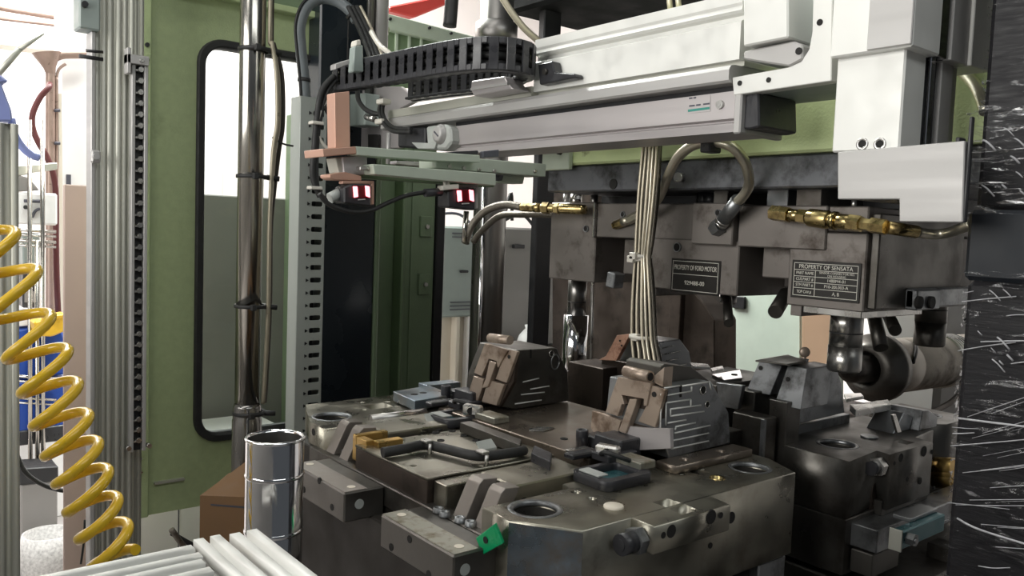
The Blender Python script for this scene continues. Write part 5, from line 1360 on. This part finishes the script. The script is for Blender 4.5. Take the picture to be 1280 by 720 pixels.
build('prong_base', MB().box(1.195, 1.235, at(983, 530, x=1.195).y, at(960, 530, x=1.195).y, T - 0.04, 1.236, 0.0015), M['steel_dark'], m2)
build('prong_base', MB().box(1.190, 1.25, at(943, 500, x=1.19).y, at(918, 500, x=1.19).y, T - 0.04, 1.243, 0.0015), M['steel_dark'], m2)
q0 = at(917, 516, x=1.15); q1 = at(953, 571, x=1.15)
build('guide_column', MB().box(1.15, 1.185, q1.y, q0.y + 0.002, 1.02, 1.212, 0.0015), M['steel_dark'], m2)
build('bright_corner', MB().box(1.1485, 1.155, q1.y - 0.001, q1.y + 0.006, 1.03, 1.211, 0.0005), M['steel_grey'], m2)
build('core_pad', MB().box(1.10, 1.149, 0.80, 0.87, T - 0.05, T + 0.02, 0.001), M['steel_dark'], m2)
# round headed pin
q = at(1005, 440, y=0.80); q2 = at(1005, 462, y=0.80)
pin = build('round_head_pin', MB().cyl(q2, q, 0.0042, 12).lathe(q - Vector((0.003, 0.005, 0)), (0.55, 0.8, 0), [(0, 0), (0.0085, 0), (0.0095, 0.003), (0.0085, 0.008), (0, 0.008)], 20), M['core_tan'])
tag(pin, 'small brown pin with a round head standing on the right mould', 'pin')
# far fork with the copper coloured tab
build('far_base', MB().box(1.16, 1.24, 1.135, 1.235, T - 0.02, 1.235, 0.0015), M['steel_brown'], m2)
build('far_step', MB().box(1.20, 1.24, 1.10, 1.18, T, 1.248, 0.0015), M['steel_brown'], m2)
n_ = Vector((1, 0, -0.35)); p_ = Vector((1.175, 0, 1.25))
ot = build('copper_tab', MB().prism([on_plane(px, py, p_, n_) for px, py in ((771, 419), (788, 417), (770, 451), (748, 450), (757, 445))], (0.01, 0, 0), 0.0008), M['orange'], m2)
for px, py in ((775, 426), (777, 432)):
    q = on_plane(px, py, p_ - Vector((0.001, 0, 0)), n_)
    build('tab_hole', MB().cyl(q, q - Vector((0.001, 0, 0)), 0.002, 8), M['dark_hole'], ot)
build('far_tower', MB().prism([at(820, 428, y=1.05), at(850, 424, y=1.05), at(862, 440, y=1.05), at(870, 480, y=1.05), at(820, 490, y=1.05)], (0, 0.1, 0), 0.0015), M['steel_grey'], m2)
fl = [[(825, 436), (842, 432)], [(824, 444), (850, 439)], [(824, 453), (848, 448)], [(826, 461), (858, 455)]]
mb = MB()
for l_ in fl:
    mb.cyl(at(*l_[0], y=1.0492), at(*l_[1], y=1.0492), 0.0011, 6)
stuff(build('milled_channels', mb, M['steel_bright'], m2))
# polished plates behind the near engraved block
for (pts, zz, mt, lab) in (([(862, 453), (885, 455), (888, 459), (866, 458)], 1.27, 'steel_bright', 'narrow polished strip farthest behind the near engraved block'),
                           ([(888, 460), (903, 457), (905, 461), (890, 464)], 1.262, 'steel_bright', 'short polished strip between the narrow strip and the holed plate'),
                           ([(890, 468), (925, 462), (928, 472), (905, 475)], 1.25, 'chrome', 'polished holed plate left of the mint green casting')):
    o = build('polished_plate', MB().prism([at(px, py, z=zz) for px, py in pts], (0, 0, -0.004), 0.0006), M[mt])
    tag(o, lab, 'plate')
q = at(918, 468, z=1.2505); build('plate_hole', MB().cyl(q, q + Vector((0, 0, 0.0006)), 0.006, 12), M['dark_hole'], o)
ob = build('plate_carrier', MB().box(1.17, 1.36, 0.87, 0.99, T, 1.246, 0.002), M['steel_dark'], m2)
build('carrier_front', MB().prism([at(895, 478, x=1.165), at(928, 482, x=1.165), at(922, 512, x=1.165), at(899, 508, x=1.165)], (0.01, 0, 0), 0.001), M['steel_grey'], m2)

# rails, spring packs, valve box below the right mould
root = thing('support_rail', 'dark steel slide rails with bright edges under the right mould', 'rail', (1.4, 0.62, 0.98))
build('rail', MB().box(1.215, 1.70, 0.595, 0.64, 1.03, 1.066, 0.0015), M['steel_grey'], root)
build('rail', MB().box(1.215, 1.30, 0.60, 0.636, 0.99, 1.026, 0.0015), M['steel_dark'], root)
for (x, zz) in ((1.30, 1.07), (1.58, 1.07)):
    for k in range(3):
        build('spring_disc', MB().cyl((x, 0.675, zz + k * 0.009), (x, 0.64, zz + k * 0.009 + 0.006), 0.02, 16), M['gold' if x > 1.5 else 'steel_brown'], root)
root = thing('valve_box', 'small dark teal valve box with a round fitting at the lower right', 'valve', (1.35, 0.55, 0.98))
va = at(1128, 665, y=0.55); vb = at(1181, 670, y=0.55)
vz = va.z
build('valve_body', MB().box(va.x, va.x + 0.14, 0.55, 0.566, vz - 0.028, vz, 0.002), M['teal'], root)
build('side_flange', MB().box(va.x - 0.003, va.x, 0.549, 0.568, vz - 0.03, vz + 0.002, 0.0005), M['alu_old'], root)
build('port', MB().hexnut((va.x + 0.018, 0.55, vz - 0.013), (va.x + 0.018, 0.538, vz - 0.013), 0.0095).cyl((va.x + 0.018, 0.539, vz - 0.013), (va.x + 0.018, 0.536, vz - 0.013), 0.005, 12), M['steel_grey'], root)
build('top_strip', MB().box(va.x + 0.05, va.x + 0.14, 0.562, 0.590, vz, vz + 0.006, 0.001), M['steel_grey'], root)
root = thing('machine_table', 'dark machine table carrying both lower moulds', 'table', (1.1, 1.0, 0.0))
build('table_top', MB().box(0.62, 1.75, 0.56, 1.355, 0.70, 0.80, 0.004), M['base_black'], root)
build('riser', MB().box(1.20, 1.72, 0.56, 1.3, 0.80, 0.975, 0.003), M['steel_dark'], root)
build('pedestal', MB().box(0.75, 1.65, 0.7, 1.35, 0.0, 0.70, 0.004), M['base_black'], root)
build('stop_post', MB().box(1.42, 1.46, 0.57, 0.61, 0.975, 1.0, 0.001), M['steel_dark'], root)
# ================================================================ FOREGROUND
q = at(344, 546, d=0.95)
tx_, ty_, tz_ = q.x, q.y, q.z
R_ = 0.0325
root = thing('chrome_tube', 'shiny chrome open tube with two bead seams in the left foreground', 'tube', (tx_, ty_, 0.9))
build('tube_wall', MB().lathe((tx_, ty_, 0.9), (0, 0, 1), [(R_, 0), (R_, tz_ - 0.9 - 0.001), (R_ - 0.0005, tz_ - 0.9), (R_ - 0.002, tz_ - 0.9), (R_ - 0.0025, tz_ - 0.9 - 0.002)], 48), M['chrome'], root)
build('inner_wall', MB().lathe((tx_, ty_, 0.9), (0, 0, 1), [(R_ - 0.0026, 0.0), (R_ - 0.0026, tz_ - 0.9 - 0.002)], 48), M['chrome_dark'], root)
build('rolled_rim', MB().lathe((tx_, ty_, tz_ - 0.003), (0, 0, 1), [(R_ - 0.0005, 0), (R_ + 0.0012, 0.0006), (R_ + 0.0012, 0.003), (R_ - 0.001, 0.004), (R_ - 0.002, 0.003)], 48), M['chrome'], root)
for zz in (tz_ - 0.043, tz_ - 0.108):
    build('bead_seam', MB().lathe((tx_, ty_, zz), (0, 0, 1), [(R_ - 0.0005, -0.003), (R_ + 0.001, -0.001), (R_ + 0.001, 0.001), (R_ - 0.0005, 0.003)], 48), M['chrome'], root)
# white aluminium profiles at the bottom of the view
def profile_x(x0, x1, y, z, s):
    me = slab(tslot(0, 0, s, 0.13, 0.28), [], 0, 1, 'z', 0.0008)
    for v in me.vertices:
        a, b, c = v.co
        v.co = (x0 + (x1 - x0) * c, y + a, z + b)
    return me
def profile_y(y0, y1, x, z, s):
    me = slab(tslot(0, 0, s, 0.13, 0.28), [], 0, 1, 'z', 0.0008)
    for v in me.vertices:
        a, b, c = v.co
        v.co = (x + a, y0 + (y1 - y0) * c, z + b)
    return me
zt_ = 1.215
o = build('aluminium_profile', MB().mesh(profile_x(-0.15, 0.224, 0.672, 1.213, 0.03)), M['alu_white'])
tag(o, 'white slotted profile running to the left along the bottom edge', 'profile')
o = build('aluminium_profile', MB().mesh(profile_x(-0.15, 0.222, 0.641, 1.212, 0.03)), M['alu_white'])
tag(o, 'second white slotted profile in front of the first along the bottom edge', 'profile')
o = build('aluminium_profile', MB().mesh(profile_y(0.40, 0.687, 0.2365, 1.221, 0.022)), M['alu_white'])
tag(o, 'white slotted profile pointing toward the viewer at the cross joint', 'profile')
o = build('aluminium_profile', MB().mesh(profile_y(0.40, 0.683, 0.2665, 1.220, 0.024)), M['alu_white'])
tag(o, 'white slotted profile right of the cross joint, against the chrome tube', 'profile')
build('end_lug', MB().cyl((0.278, 0.575, 1.222), (0.283, 0.575, 1.222), 0.006, 12), M['alu_white'], o)
# cardboard box
root = thing('cardboard_box', 'brown cardboard box on the floor side behind the chrome tube', 'box', (0.64, 1.55, 0.6))
ba = at(250, 622, y=1.50); 
bx0, bz1 = ba.x, ba.z
BW = Vector((0.777, -0.628, 0)).normalized(); BD = Vector((0.628, 0.777, 0)).normalized()
bo_ = Vector((bx0, 1.50, 0.60)); hb_z = bz1 - 0.60
def bp_(a, b, c): return bo_ + BW * a + BD * b + Vector((0, 0, c))
def ply(name, p, vec, m='cardboard'): return build(name, MB().prism([bp_(*q) for q in p], vec, 0.0), M[m], root)
ply('front_wall', [(0, 0, 0), (0.2, 0, 0), (0.2, 0, hb_z), (0, 0, hb_z)], BD * 0.004)
ply('left_wall', [(0, 0.004, 0), (0, 0.15, 0), (0, 0.15, hb_z), (0, 0.004, hb_z)], BW * 0.004)
ply('back_wall', [(0, 0.15, 0), (0.2, 0.15, 0), (0.2, 0.15, hb_z), (0, 0.15, hb_z)], BD * 0.004)
ply('right_wall', [(0.196, 0.004, 0), (0.196, 0.15, 0), (0.196, 0.15, hb_z), (0.196, 0.004, hb_z)], BW * 0.004)
ply('top_flap', [(0, 0.0, hb_z), (0.2, 0.0, hb_z), (0.2, 0.13, hb_z + 0.02), (0.07, 0.14, hb_z + 0.05)], (0, 0, 0.004))
ply('handle_slot', [(0.02, -0.0006, hb_z - 0.014), (0.15, -0.0006, hb_z - 0.02), (0.15, -0.0006, hb_z - 0.016), (0.02, -0.0006, hb_z - 0.011)], BD * 0.0006, 'ink_dark')
ply('box_floor', [(0.004, 0.004, 0), (0.196, 0.004, 0), (0.196, 0.15, 0), (0.004, 0.15, 0)], (0, 0, 0.004))
o = build('box_shelf', MB().box(0.5, 0.8, 1.36, 1.64, 0.56, 0.60, 0.003), M['steel_brown'])
tag(o, 'dark shelf under the cardboard box', 'shelf')

# yellow coiled air hose
turns = [(-110, 130, 22, 1.02), (-78, 190, 22, 1.02), (-42, 246, 22, 1.02), (-9, 299, 22, 1.02), (9, 352, 32, 1.0), (28, 408, 30, 0.99), (50, 452, 30, 0.98), (64, 494, 29, 0.98), (78, 534, 28.5, 0.98), (91, 569, 28, 0.98), (104, 604, 27.5, 0.98), (117, 639, 26.5, 0.98), (131, 672, 25.5, 0.98), (144, 705, 24, 0.98)]
pts = []
cen = [at(px + 2, py, d=0.92) for px, py, r, k in turns]
rad = [r * 0.92 / FOC * 1.02 for px, py, r, k in turns]
cs = spline(cen, 24)
N_ = len(cs)
axis = (cen[-1] - cen[0]).normalized()
u_ = Vector((CAMROT @ Vector((1, 0, 0))))
u_ = (u_ - axis * u_.dot(axis)).normalized(); v_ = axis.cross(u_)
for i, c_ in enumerate(cs):
    s = i / 24.0
    k = min(int(s), len(rad) - 2)
    r_ = rad[k] + (rad[k + 1] - rad[k]) * (s - k)
    th = 2 * math.pi * s - 0.25 * math.pi
    pts.append(c_ + Vector((0, 0, -0.3 * r_ * math.sin(th))) + u_ * (r_ * math.cos(th)) + v_ * (r_ * math.sin(th)))
o = build('coiled_air_hose', MB().tube(pts, 0.0061, 12), M['yellow'])
tag(o, 'bright yellow coiled air hose spiralling down in the left foreground', 'hose')

# ================================================================ RIGHT: column wrapped in stretch film
WX = 0.99
def film_mat():
    m = bpy.data.materials.new('stretch_film'); m.use_nodes = True
    nt = m.node_tree; N = nt.nodes; L = nt.links
    N.remove(N['Principled BSDF'])
    t = N.new('ShaderNodeBsdfTransparent'); g = N.new('ShaderNodeBsdfGlossy')
    g.inputs['Roughness'].default_value = 0.16; g.inputs['Color'].default_value = (0.9, 0.9, 0.92, 1)
    fr = N.new('ShaderNodeFresnel'); fr.inputs['IOR'].default_value = 1.6
    mx = N.new('ShaderNodeMixShader')
    tc = N.new('ShaderNodeTexCoord'); mp = N.new('ShaderNodeMapping'); mp.inputs['Scale'].default_value = (40, 18, 120); mp.inputs['Rotation'].default_value = (0.45, 0, 0)
    no = N.new('ShaderNodeTexNoise'); no.inputs['Scale'].default_value = 1.0; no.inputs['Detail'].default_value = 5; no.inputs['Distortion'].default_value = 1.2
    n2 = N.new('ShaderNodeTexNoise'); n2.inputs['Scale'].default_value = 11.0; n2.inputs['Detail'].default_value = 2
    rp = N.new('ShaderNodeMapRange'); rp.inputs['From Min'].default_value = 0.55; rp.inputs['From Max'].default_value = 0.72; rp.inputs['To Min'].default_value = 0.012; rp.inputs['To Max'].default_value = 1.3
    r2 = N.new('ShaderNodeMapRange'); r2.inputs['From Min'].default_value = 0.35; r2.inputs['From Max'].default_value = 0.7; r2.inputs['To Min'].default_value = 0.15; r2.inputs['To Max'].default_value = 4.0
    m1_ = N.new('ShaderNodeMath'); m1_.operation = 'MULTIPLY'; m2_ = N.new('ShaderNodeMath'); m2_.operation = 'MULTIPLY'; m2_.use_clamp = True
    bp = N.new('ShaderNodeBump'); bp.inputs['Strength'].default_value = 1.0; bp.inputs['Distance'].default_value = 0.006
    L.new(tc.outputs['Object'], mp.inputs['Vector']); L.new(mp.outputs[0], no.inputs['Vector']); L.new(no.outputs['Fac'], bp.inputs['Height'])
    L.new(tc.outputs['Object'], n2.inputs['Vector']); L.new(no.outputs['Fac'], rp.inputs['Value']); L.new(n2.outputs['Fac'], r2.inputs['Value'])
    L.new(rp.outputs[0], m1_.inputs[0]); L.new(r2.outputs[0], m1_.inputs[1]); L.new(m1_.outputs[0], m2_.inputs[0]); L.new(fr.outputs[0], m2_.inputs[1])
    L.new(m2_.outputs[0], mx.inputs[0]); L.new(t.outputs[0], mx.inputs[1]); L.new(g.outputs[0], mx.inputs[2])
    for nd in (g, fr): L.new(bp.outputs[0], nd.inputs['Normal'])
    L.new(mx.outputs[0], N['Material Output'].inputs['Surface'])
    return m
M['film'] = film_mat()
M['film_white'] = mat('film_white', (0.42, 0.42, 0.44), 0.25, 0.0, 0.4, 120)
M['wrap_black'] = mat('wrap_black', (0.013, 0.0125, 0.0145), 0.5, 0.0, 0.4, 40, 0.2, 60, stretch=(1, 1, 6), spec=0.25)
M['wrap_navy'] = mat('wrap_navy', (0.013, 0.016, 0.021), 0.5, 0.0, 0.2, 10, spec=0.3)
root = thing('wrapped_column', 'tall black machine column wrapped in crinkled clear stretch film at the right edge', 'column', (1.1, 0.25, 0))
yu = at(1229, 60, x=WX).y; ym = at(1207, 300, x=WX).y; yl_ = at(1193, 550, x=WX).y
z1 = at(1215, 150, x=WX).z; z2 = at(1207, 262, x=WX).z; z3 = at(1205, 350, x=WX).z
build('upper_section', MB().box(WX + 0.01, WX + 0.25, 0.0, yu, z2, 2.2, 0.006), M['wrap_black'], root)
build('middle_band', MB().box(WX, WX + 0.25, 0.0, ym, z3, z2, 0.005), M['wrap_navy'], root)
build('lower_section', MB().box(WX, WX + 0.25, 0.0, yl_, 0.0, z3, 0.006), M['wrap_black'], root)
def film_sheet(y0, y1, z0, z1, x, amp, seed, name, ny=26, nz=40):
    rnd = random.Random(seed)
    ph = [(rnd.uniform(0, 6.28), rnd.uniform(20, 120), rnd.uniform(-60, 60), rnd.uniform(0.3, 1)) for _ in range(9)]
    bm = bmesh.new(); rows = []
    def h(y, z): return sum(a * math.sin(fy * y + fz * z + p) for p, fz, fy, a in ph) / 4 * amp + rnd.uniform(-0.3, 0.3) * amp
    for j in range(nz + 1):
        z = z0 + (z1 - z0) * j / nz; row = []
        for i in range(ny + 1):
            y = y0 + (y1 - y0) * i / ny
            row.append(bm.verts.new((x - 0.004 - abs(h(y, z)), y, z)))
        # fold round the far edge
        row.append(bm.verts.new((x + 0.02, y1 + 0.004 + abs(h(y1, z)) * 0.6, z)))
        row.append(bm.verts.new((x + 0.06, y1 + 0.003 + abs(h(y1, z)) * 0.4, z)))
        rows.append(row)
    for j in range(nz):
        for i in range(len(rows[0]) - 1):
            bm.faces.new((rows[j][i], rows[j][i + 1], rows[j + 1][i + 1], rows[j + 1][i]))
    m = MB(); m.bm.free(); m.bm = bm
    return build(name, m, M['film'], root)
film_sheet(0.0, yu, z1, 2.2, WX + 0.008, 0.004, 1, 'film_wrap')
film_sheet(0.0, ym + 0.004, z2 - 0.005, z1 + 0.01, WX - 0.002, 0.012, 2, 'film_bulge', 30, 30)
film_sheet(0.0, yl_, 0.6, z3 + 0.012, WX - 0.001, 0.006, 3, 'film_wrap', 30, 110)
rnd = random.Random(11)
mb = MB()
for k in range(46):                                   # stretched folds of the film
    z = rnd.uniform(0.92, z3 - 0.01)
    y0 = rnd.uniform(0.02, yl_ - 0.01); ln_ = rnd.uniform(0.02, 0.16)
    y1 = min(yl_, y0 + ln_); sl = rnd.uniform(-0.1, -0.35)
    mb.tube([(WX - 0.008, y0, z), (WX - 0.0105, (y0 + y1) / 2, z + sl * (y1 - y0) / 2 + rnd.uniform(-0.001, 0.001)), (WX - 0.008, y1, z + sl * (y1 - y0))], rnd.uniform(0.0003, 0.0009), 5, 3)
for k in range(16):                                   # fan of taut folds across the middle of the lower wrap
    y1 = yl_ - rnd.uniform(0.002, 0.06); z = 1.19 + k * 0.0085 + rnd.uniform(-0.005, 0.005); L_ = rnd.uniform(0.06, 0.26)
    mb.tube([(WX - 0.007, y1, z), (WX - 0.0105, y1 - L_ * 0.5, z + (0.12 + 0.012 * k) * L_), (WX - 0.008, y1 - L_, z + (0.3 + 0.018 * k) * L_)], rnd.uniform(0.0002, 0.0005), 5, 4)
for k in range(110):                                   # short bright crinkles
    z = rnd.choice([rnd.uniform(0.95, 1.02), rnd.uniform(z3 - 0.09, z3), rnd.uniform(z2, z1)])
    y0 = rnd.uniform(0.05, yl_ - 0.01); d_ = rnd.uniform(0.004, 0.016)
    mb.tube([(WX - 0.011, y0, z), (WX - 0.013, y0 - d_ * 0.5, z - d_ * 0.3), (WX - 0.011, y0 - d_, z - d_ * 0.9)], rnd.uniform(0.0004, 0.0012), 5, 2)
stuff(build('film_folds', mb, M['film_white'], root))
for py, dz in ((524, 0.0), (650, -0.02)):
    q = at(1192, py, x=WX - 0.01)
    build('film_rope', MB().tube([q + Vector((0.01, 0.0, 0)), q + Vector((-0.002, -0.03, 0.004 + dz * 0.3)), q + Vector((-0.002, -0.1, 0.008 + dz * 0.6)), q + Vector((0, -0.25, 0.01 + dz))], 0.0013, 6, 5), M['film_white'], root)

# ================================================================ LEFT BACKGROUND through the door gap
# blue robot arm above the near post
root = thing('blue_robot_arm', 'blue robot arm with a grey rod at the far left edge', 'robot arm', at(5, 150, y=1.9))
build('shoulder', MB().prism([at(px, py, y=1.9) for px, py in ((-20, 80), (0, 92), (12, 102), (2, 104), (8, 120), (15, 138), (16, 152), (-20, 152))], (0, 0.1, 0), 0.004), M['blue_robot'], root)
build('arm_cable', MB().tube([at(14, 148, y=1.95), at(18, 168, y=1.95), at(28, 184, y=1.95), at(40, 194, y=1.95), at(50, 197, y=1.95)], [0.008] * 20 + [0.005] * 1, 10, 5), M['blue_robot'], root)
build('grey_rod', MB().cyl(at(-2, 92, y=1.88), at(24, 62, y=1.88), 0.006, 12).cyl(at(24, 62, y=1.88), at(55, 42, y=1.88), 0.005, 12, 0.002), M['alu_old'], root)
# wire rack
LY = 4.1
root = thing('wire_rack', 'chromed wire shelving rack with a white machine on it in the left background', 'rack', (0.6, 3.3, 0.5))
def tl(px, py, y=LY): return at(px, py, y=y)
for px in (37, 46, 53):
    build('upright', MB().cyl(tl(px, 150 if px != 46 else 300, LY - 0.03), Vector((*tl(px + 1, 640, LY - 0.03).xy, 0)), 0.0095, 10), M['chrome_worn'], root)
for py in (300, 287, 470, 497):
    build('shelf_wire', MB().cyl(tl(20, py, LY - .03), tl(70, py + 3, LY - .03), 0.007, 8).cyl(tl(20, py + 6, LY - .03), tl(70, py + 9, LY - .03), 0.005, 8), M['chrome_worn'], root)
build('shelf_truss', MB().tube([tl(20 + k * 4, 301 + (k % 2) * 8, LY - .03) for k in range(13)], 0.0035, 6), M['chrome_worn'], root)
root = thing('white_machine_unit', 'white box machine with a black handle on the wire rack', 'machine', tl(45, 280))
build('case', MB().prism([tl(19, 240), tl(72, 242), tl(72, 282), tl(19, 280)], (0, 0.3, 0), 0.008), M['white'], root)
build('handle', MB().cyl(tl(30, 251, LY - 0.01), tl(56, 252, LY - 0.01), 0.007, 8), M['ink_dark'], root)
build('knob', MB().cyl(tl(32, 259, LY), tl(32, 259, LY - 0.02), 0.009, 10), M['black'], root)
build('hose_arc', MB().tube([tl(40, 272, LY - 0.01), tl(44, 264, LY - 0.01), tl(50, 261, LY - 0.01)], 0.006, 8, 4), M['ink_dark'], root)
o = build('grey_hood', MB().prism([tl(19, 222), tl(24, 219), tl(36, 222), tl(50, 238), tl(19, 240)], (0, 0.25, 0), 0.006), M['guard_grey'])
tag(o, 'dark grey wedge-shaped hood on top of the white machine', 'hood')
o = build('grey_board', MB().prism([tl(19, 207), tl(72, 203), tl(72, 212), tl(50, 214), tl(30, 219), tl(19, 220)], (0, 0.3, 0), 0.004), M['alu_old'])
tag(o, 'pale grey boards lying on the upper rack shelf', 'boards')
root = thing('dark_equipment', 'dark grey equipment on the middle shelf of the wire rack', 'equipment', tl(40, 385))
build('case', MB().prism([tl(28, 292, LY + .1), tl(50, 292, LY + .1), tl(50, 330, LY + .1), tl(46, 335, LY + .1), tl(29, 345, LY + .1)], (0, 0.2, 0), 0.006), M['cab_grey'], root)
build('dark_front', MB().prism([tl(29, 320, LY + .1), tl(50, 318, LY + .1), tl(50, 385, LY + .1), tl(28, 385, LY + .1)], (0, 0.18, 0), 0.006), M['black_plastic'], root)
build('panel', MB().prism([tl(31, 365, LY + .09), tl(48, 364, LY + .09), tl(48, 378, LY + .09), tl(31, 378, LY + .09)], (0, 0.02, 0)), M['guard_grey'], root)
# bins
root = thing('blue_bin', 'upper blue plastic bin under the yellow scoop in the left background', 'bin', tl(45, 470))
build('bin_body', MB().prism([tl(20, 412), tl(74, 405), tl(86, 430), tl(86, 468), tl(20, 472)], (0, 0.35, 0), 0.01), M['blue_bin'], root)
build('rim', MB().prism([tl(20, 436), tl(60, 434), tl(60, 437), tl(20, 439)], (0, -0.01, 0)), M['alu'], root)
root = thing('blue_bin', 'lower blue plastic bin on the bottom of the wire rack', 'bin', tl(45, 540))
build('bin_body', MB().prism([tl(20, 477), tl(86, 473), tl(86, 535), tl(75, 542), tl(20, 545)], (0, 0.35, 0), 0.01), M['blue_bin'], root)
build('dark_base', MB().prism([tl(20, 540, LY - .01), tl(86, 530, LY - .01), tl(86, 550, LY - .01), tl(20, 558, LY - .01)], (0, 0.3, 0), 0.004), M['black_plastic'], root)
root = thing('yellow_scoop', 'yellow plastic scoop bin behind the coiled hose', 'scoop', tl(60, 420, 3.9))
build('scoop_body', MB().prism([tl(42, 402, 3.955), tl(60, 398, 3.955), tl(86, 393, 3.955), tl(86, 412, 3.955), tl(66, 421, 3.955), tl(46, 420, 3.955)], (0, 0.145, 0), 0.008), M['yellow_bin'], root)
build('handle', MB().prism([tl(52, 396, 3.945), tl(80, 393, 3.945), tl(78, 398, 3.945), tl(54, 402, 3.945)], (0, 0.03, 0), 0.003), M['yellow_bin'], root)
o = build('white_bin_lid', MB().prism([tl(22, 396), tl(48, 393), tl(60, 401), tl(52, 405), tl(20, 409)], (0, 0.3, 0), 0.005), M['white'])
tag(o, 'white lid on top of the upper blue bin', 'lid')
# white column, pipes, hose
o = build('white_pillar', MB().box(at(75, 200, y=4.7).x, at(121, 200, y=4.7).x, 4.7, 4.85, 0.0, 2.6, 0.01), M['white'])
tag(o, 'bright white pillar panel in the left background', 'pillar')
PY = 4.6
root = thing('pink_pipe', 'bent pinkish conduit pipe with a wide elbow in the left background', 'pipe', tl(66, 190, PY))
build('riser', MB().tube([tl(63, 430, PY), tl(63, 110, PY), tl(63.5, 84, PY), tl(67, 74, PY), tl(76, 69, PY), tl(88, 68, PY), tl(112, 68, PY)], 0.021, 12, 6), M['pipe_pink'], root)
build('inner_pipe', MB().tube([tl(71, 230, PY), tl(71, 110, PY), tl(71, 96, PY), tl(74, 86, PY), tl(82, 80, PY)], 0.007, 10, 5), M['pipe_pink'], root)
build('funnel', MB().lathe(tl(58, 66, PY), tl(63, 90, PY) - tl(58, 66, PY), [(0.065, 0), (0.028, 0.07), (0.021, 0.1)], 14), M['pipe_pink'], root)
for py in (138, 179):
    build('clamp', MB().cyl(tl(68, py, LY + .48), tl(75, py, LY + .48), 0.008, 8), M['ink_dark'], root)
build('channel', MB().prism([tl(73, 117, PY), tl(77, 117, PY), tl(80, 400, PY), tl(76, 400, PY)], (0, 0.02, 0)), M['cream'], root)
build('dark_strip', MB().prism([tl(70, 120, PY), tl(72.5, 120, PY), tl(73, 200, PY), tl(70.5, 200, PY)], (0, 0.015, 0)), M['ink_dark'], root)
o = build('red_hose', MB().tube([at(62, 105, y=4.56)] + [at(px, py, y=4.5) for px, py in ((61, 109), (50, 122), (41, 142), (41, 160), (48, 178), (57, 193), (65, 212), (69, 232), (70, 262), (70, 300), (71, 350), (73, 396))], 0.0135, 10, 5), M['hose_red'])
tag(o, 'dark red hose swinging down beside the pink pipe', 'hose')
o = build('roof_truss', MB().cyl(at(-10, 8, y=6.0), at(110, 28, y=6.0), 0.02, 8).cyl(at(-10, 22, y=6.0), at(110, 36, y=6.0), 0.012, 8), M['pipe_pink'])
tag(o, 'thin pale roof pipes crossing the bright background at top left', 'pipes')
o = build('roof_duct', MB().prism([at(-10, 45, y=6.2), at(60, 55, y=6.2), at(110, 62, y=6.2), at(110, 66, y=6.2), at(50, 62, y=6.2), at(-10, 54, y=6.2)], (0, 0.2, 0)), M['cream'])
tag(o, 'cream roof duct below the thin pipes at top left', 'duct')
o = build('small_notice', MB().box(*(lambda a, b: (a.x, b.x, 4.685, 4.70, b.z, a.z))(at(83, 218, y=4.69), at(88.5, 231, y=4.69))), M['ink_dark'])
tag(o, 'small dark plate on the white pillar above the pinkish panel', 'plate')
root = thing('black_bin', 'black and grey waste bin on the floor at lower left', 'bin', Vector((*tl(48, 680, 3.9).xy, 0)))
build('bin_body', MB().prism([tl(26, 606, 3.9), tl(72, 600, 3.9), tl(72, 672, 3.9), tl(26, 680, 3.9)], (0, 0.15, 0), 0.006), M['guard_grey'], root)
build('bin_lid', MB().prism([tl(24, 586, 3.89), tl(73, 583, 3.89), tl(73, 601, 3.89), tl(24, 607, 3.89)], (0, 0.16, 0), 0.004), M['black'], root)
build('bin_foot', MB().prism([tl(26, 678, 3.89), tl(73, 670, 3.89), tl(72, 682, 3.89), tl(60, 690, 3.89), tl(26, 698, 3.89)], (0, 0.15, 0), 0.004), M['black_plastic'], root)
q = at(60, 722, z=0)
o = build('woven_basket', MB().lathe((q.x, q.y, 0), (0, 0, 1), [(0, 0), (0.11, 0.0), (0.115, 0.10), (0.095, 0.19), (0.088, 0.19), (0.10, 0.02), (0, 0.02)], 28), mat('weave', (0.42, 0.41, 0.4), 0.6, 0, 0.7, 90))
tag(o, 'grey speckled woven basket in front of the black waste bin', 'basket')
o = build('floor_hose', MB().tube([tl(18, 560, 2.4), tl(30, 588, 2.4), tl(50, 604, 2.4), tl(72, 612, 2.4), tl(88, 614, 2.4)], 0.006, 8, 5), M['black_rubber'])
tag(o, 'black hose drooping from the near post to the pinkish panel', 'hose')
o = build('white_floor_board', MB().box(0.5, 0.95, 4.5, 4.55, 0.0, 0.9, 0.004), M['white'])
tag(o, 'white board leaning low behind the wire rack', 'board')
o = build('floor_wire', MB().tube([at(106, 650, y=1.9), at(105, 675, y=1.9), at(101, 705, y=1.9)], 0.0022, 6, 4), M['black_rubber'])
tag(o, 'thin black wire hanging below the pinkish panel', 'wire')

# ================================================================ groups of repeats
GROUPS = {'guide_pin': 'guide pins of the upper mould', 'angle_pin': 'angle pins of the upper mould', 'side_bar': 'clamp bars on the left of the front mould', 'optical_sensor': 'red sensors under the gripper',
          'moulded_part': 'black moulded parts left on the front mould', 'keyed_core': 'tan keyed cores of the front mould', 'engraved_block': 'milled blocks of the front mould', 'lower_mould': 'lower mould halves',
          'aluminium_profile': 'white profiles in the foreground', 'polished_plate': 'polished plates on the right mould', 'hydraulic_coupling': 'brass couplings of the upper mould', 'hydraulic_hose': 'hydraulic hoses of the upper mould',
          'blue_bin': 'blue bins on the wire rack', 'name_tag': 'black tags on the upper mould', 'channel_bar': 'gate bars on the front mould', 'steel_clip': 'pale blocks by the tan cores', 'floor_cable': 'cables below the green wall'}
for o in list(S.objects):
    if o.parent is None and o.name.split('.')[0] in GROUPS: o['group'] = GROUPS[o.name.split('.')[0]]
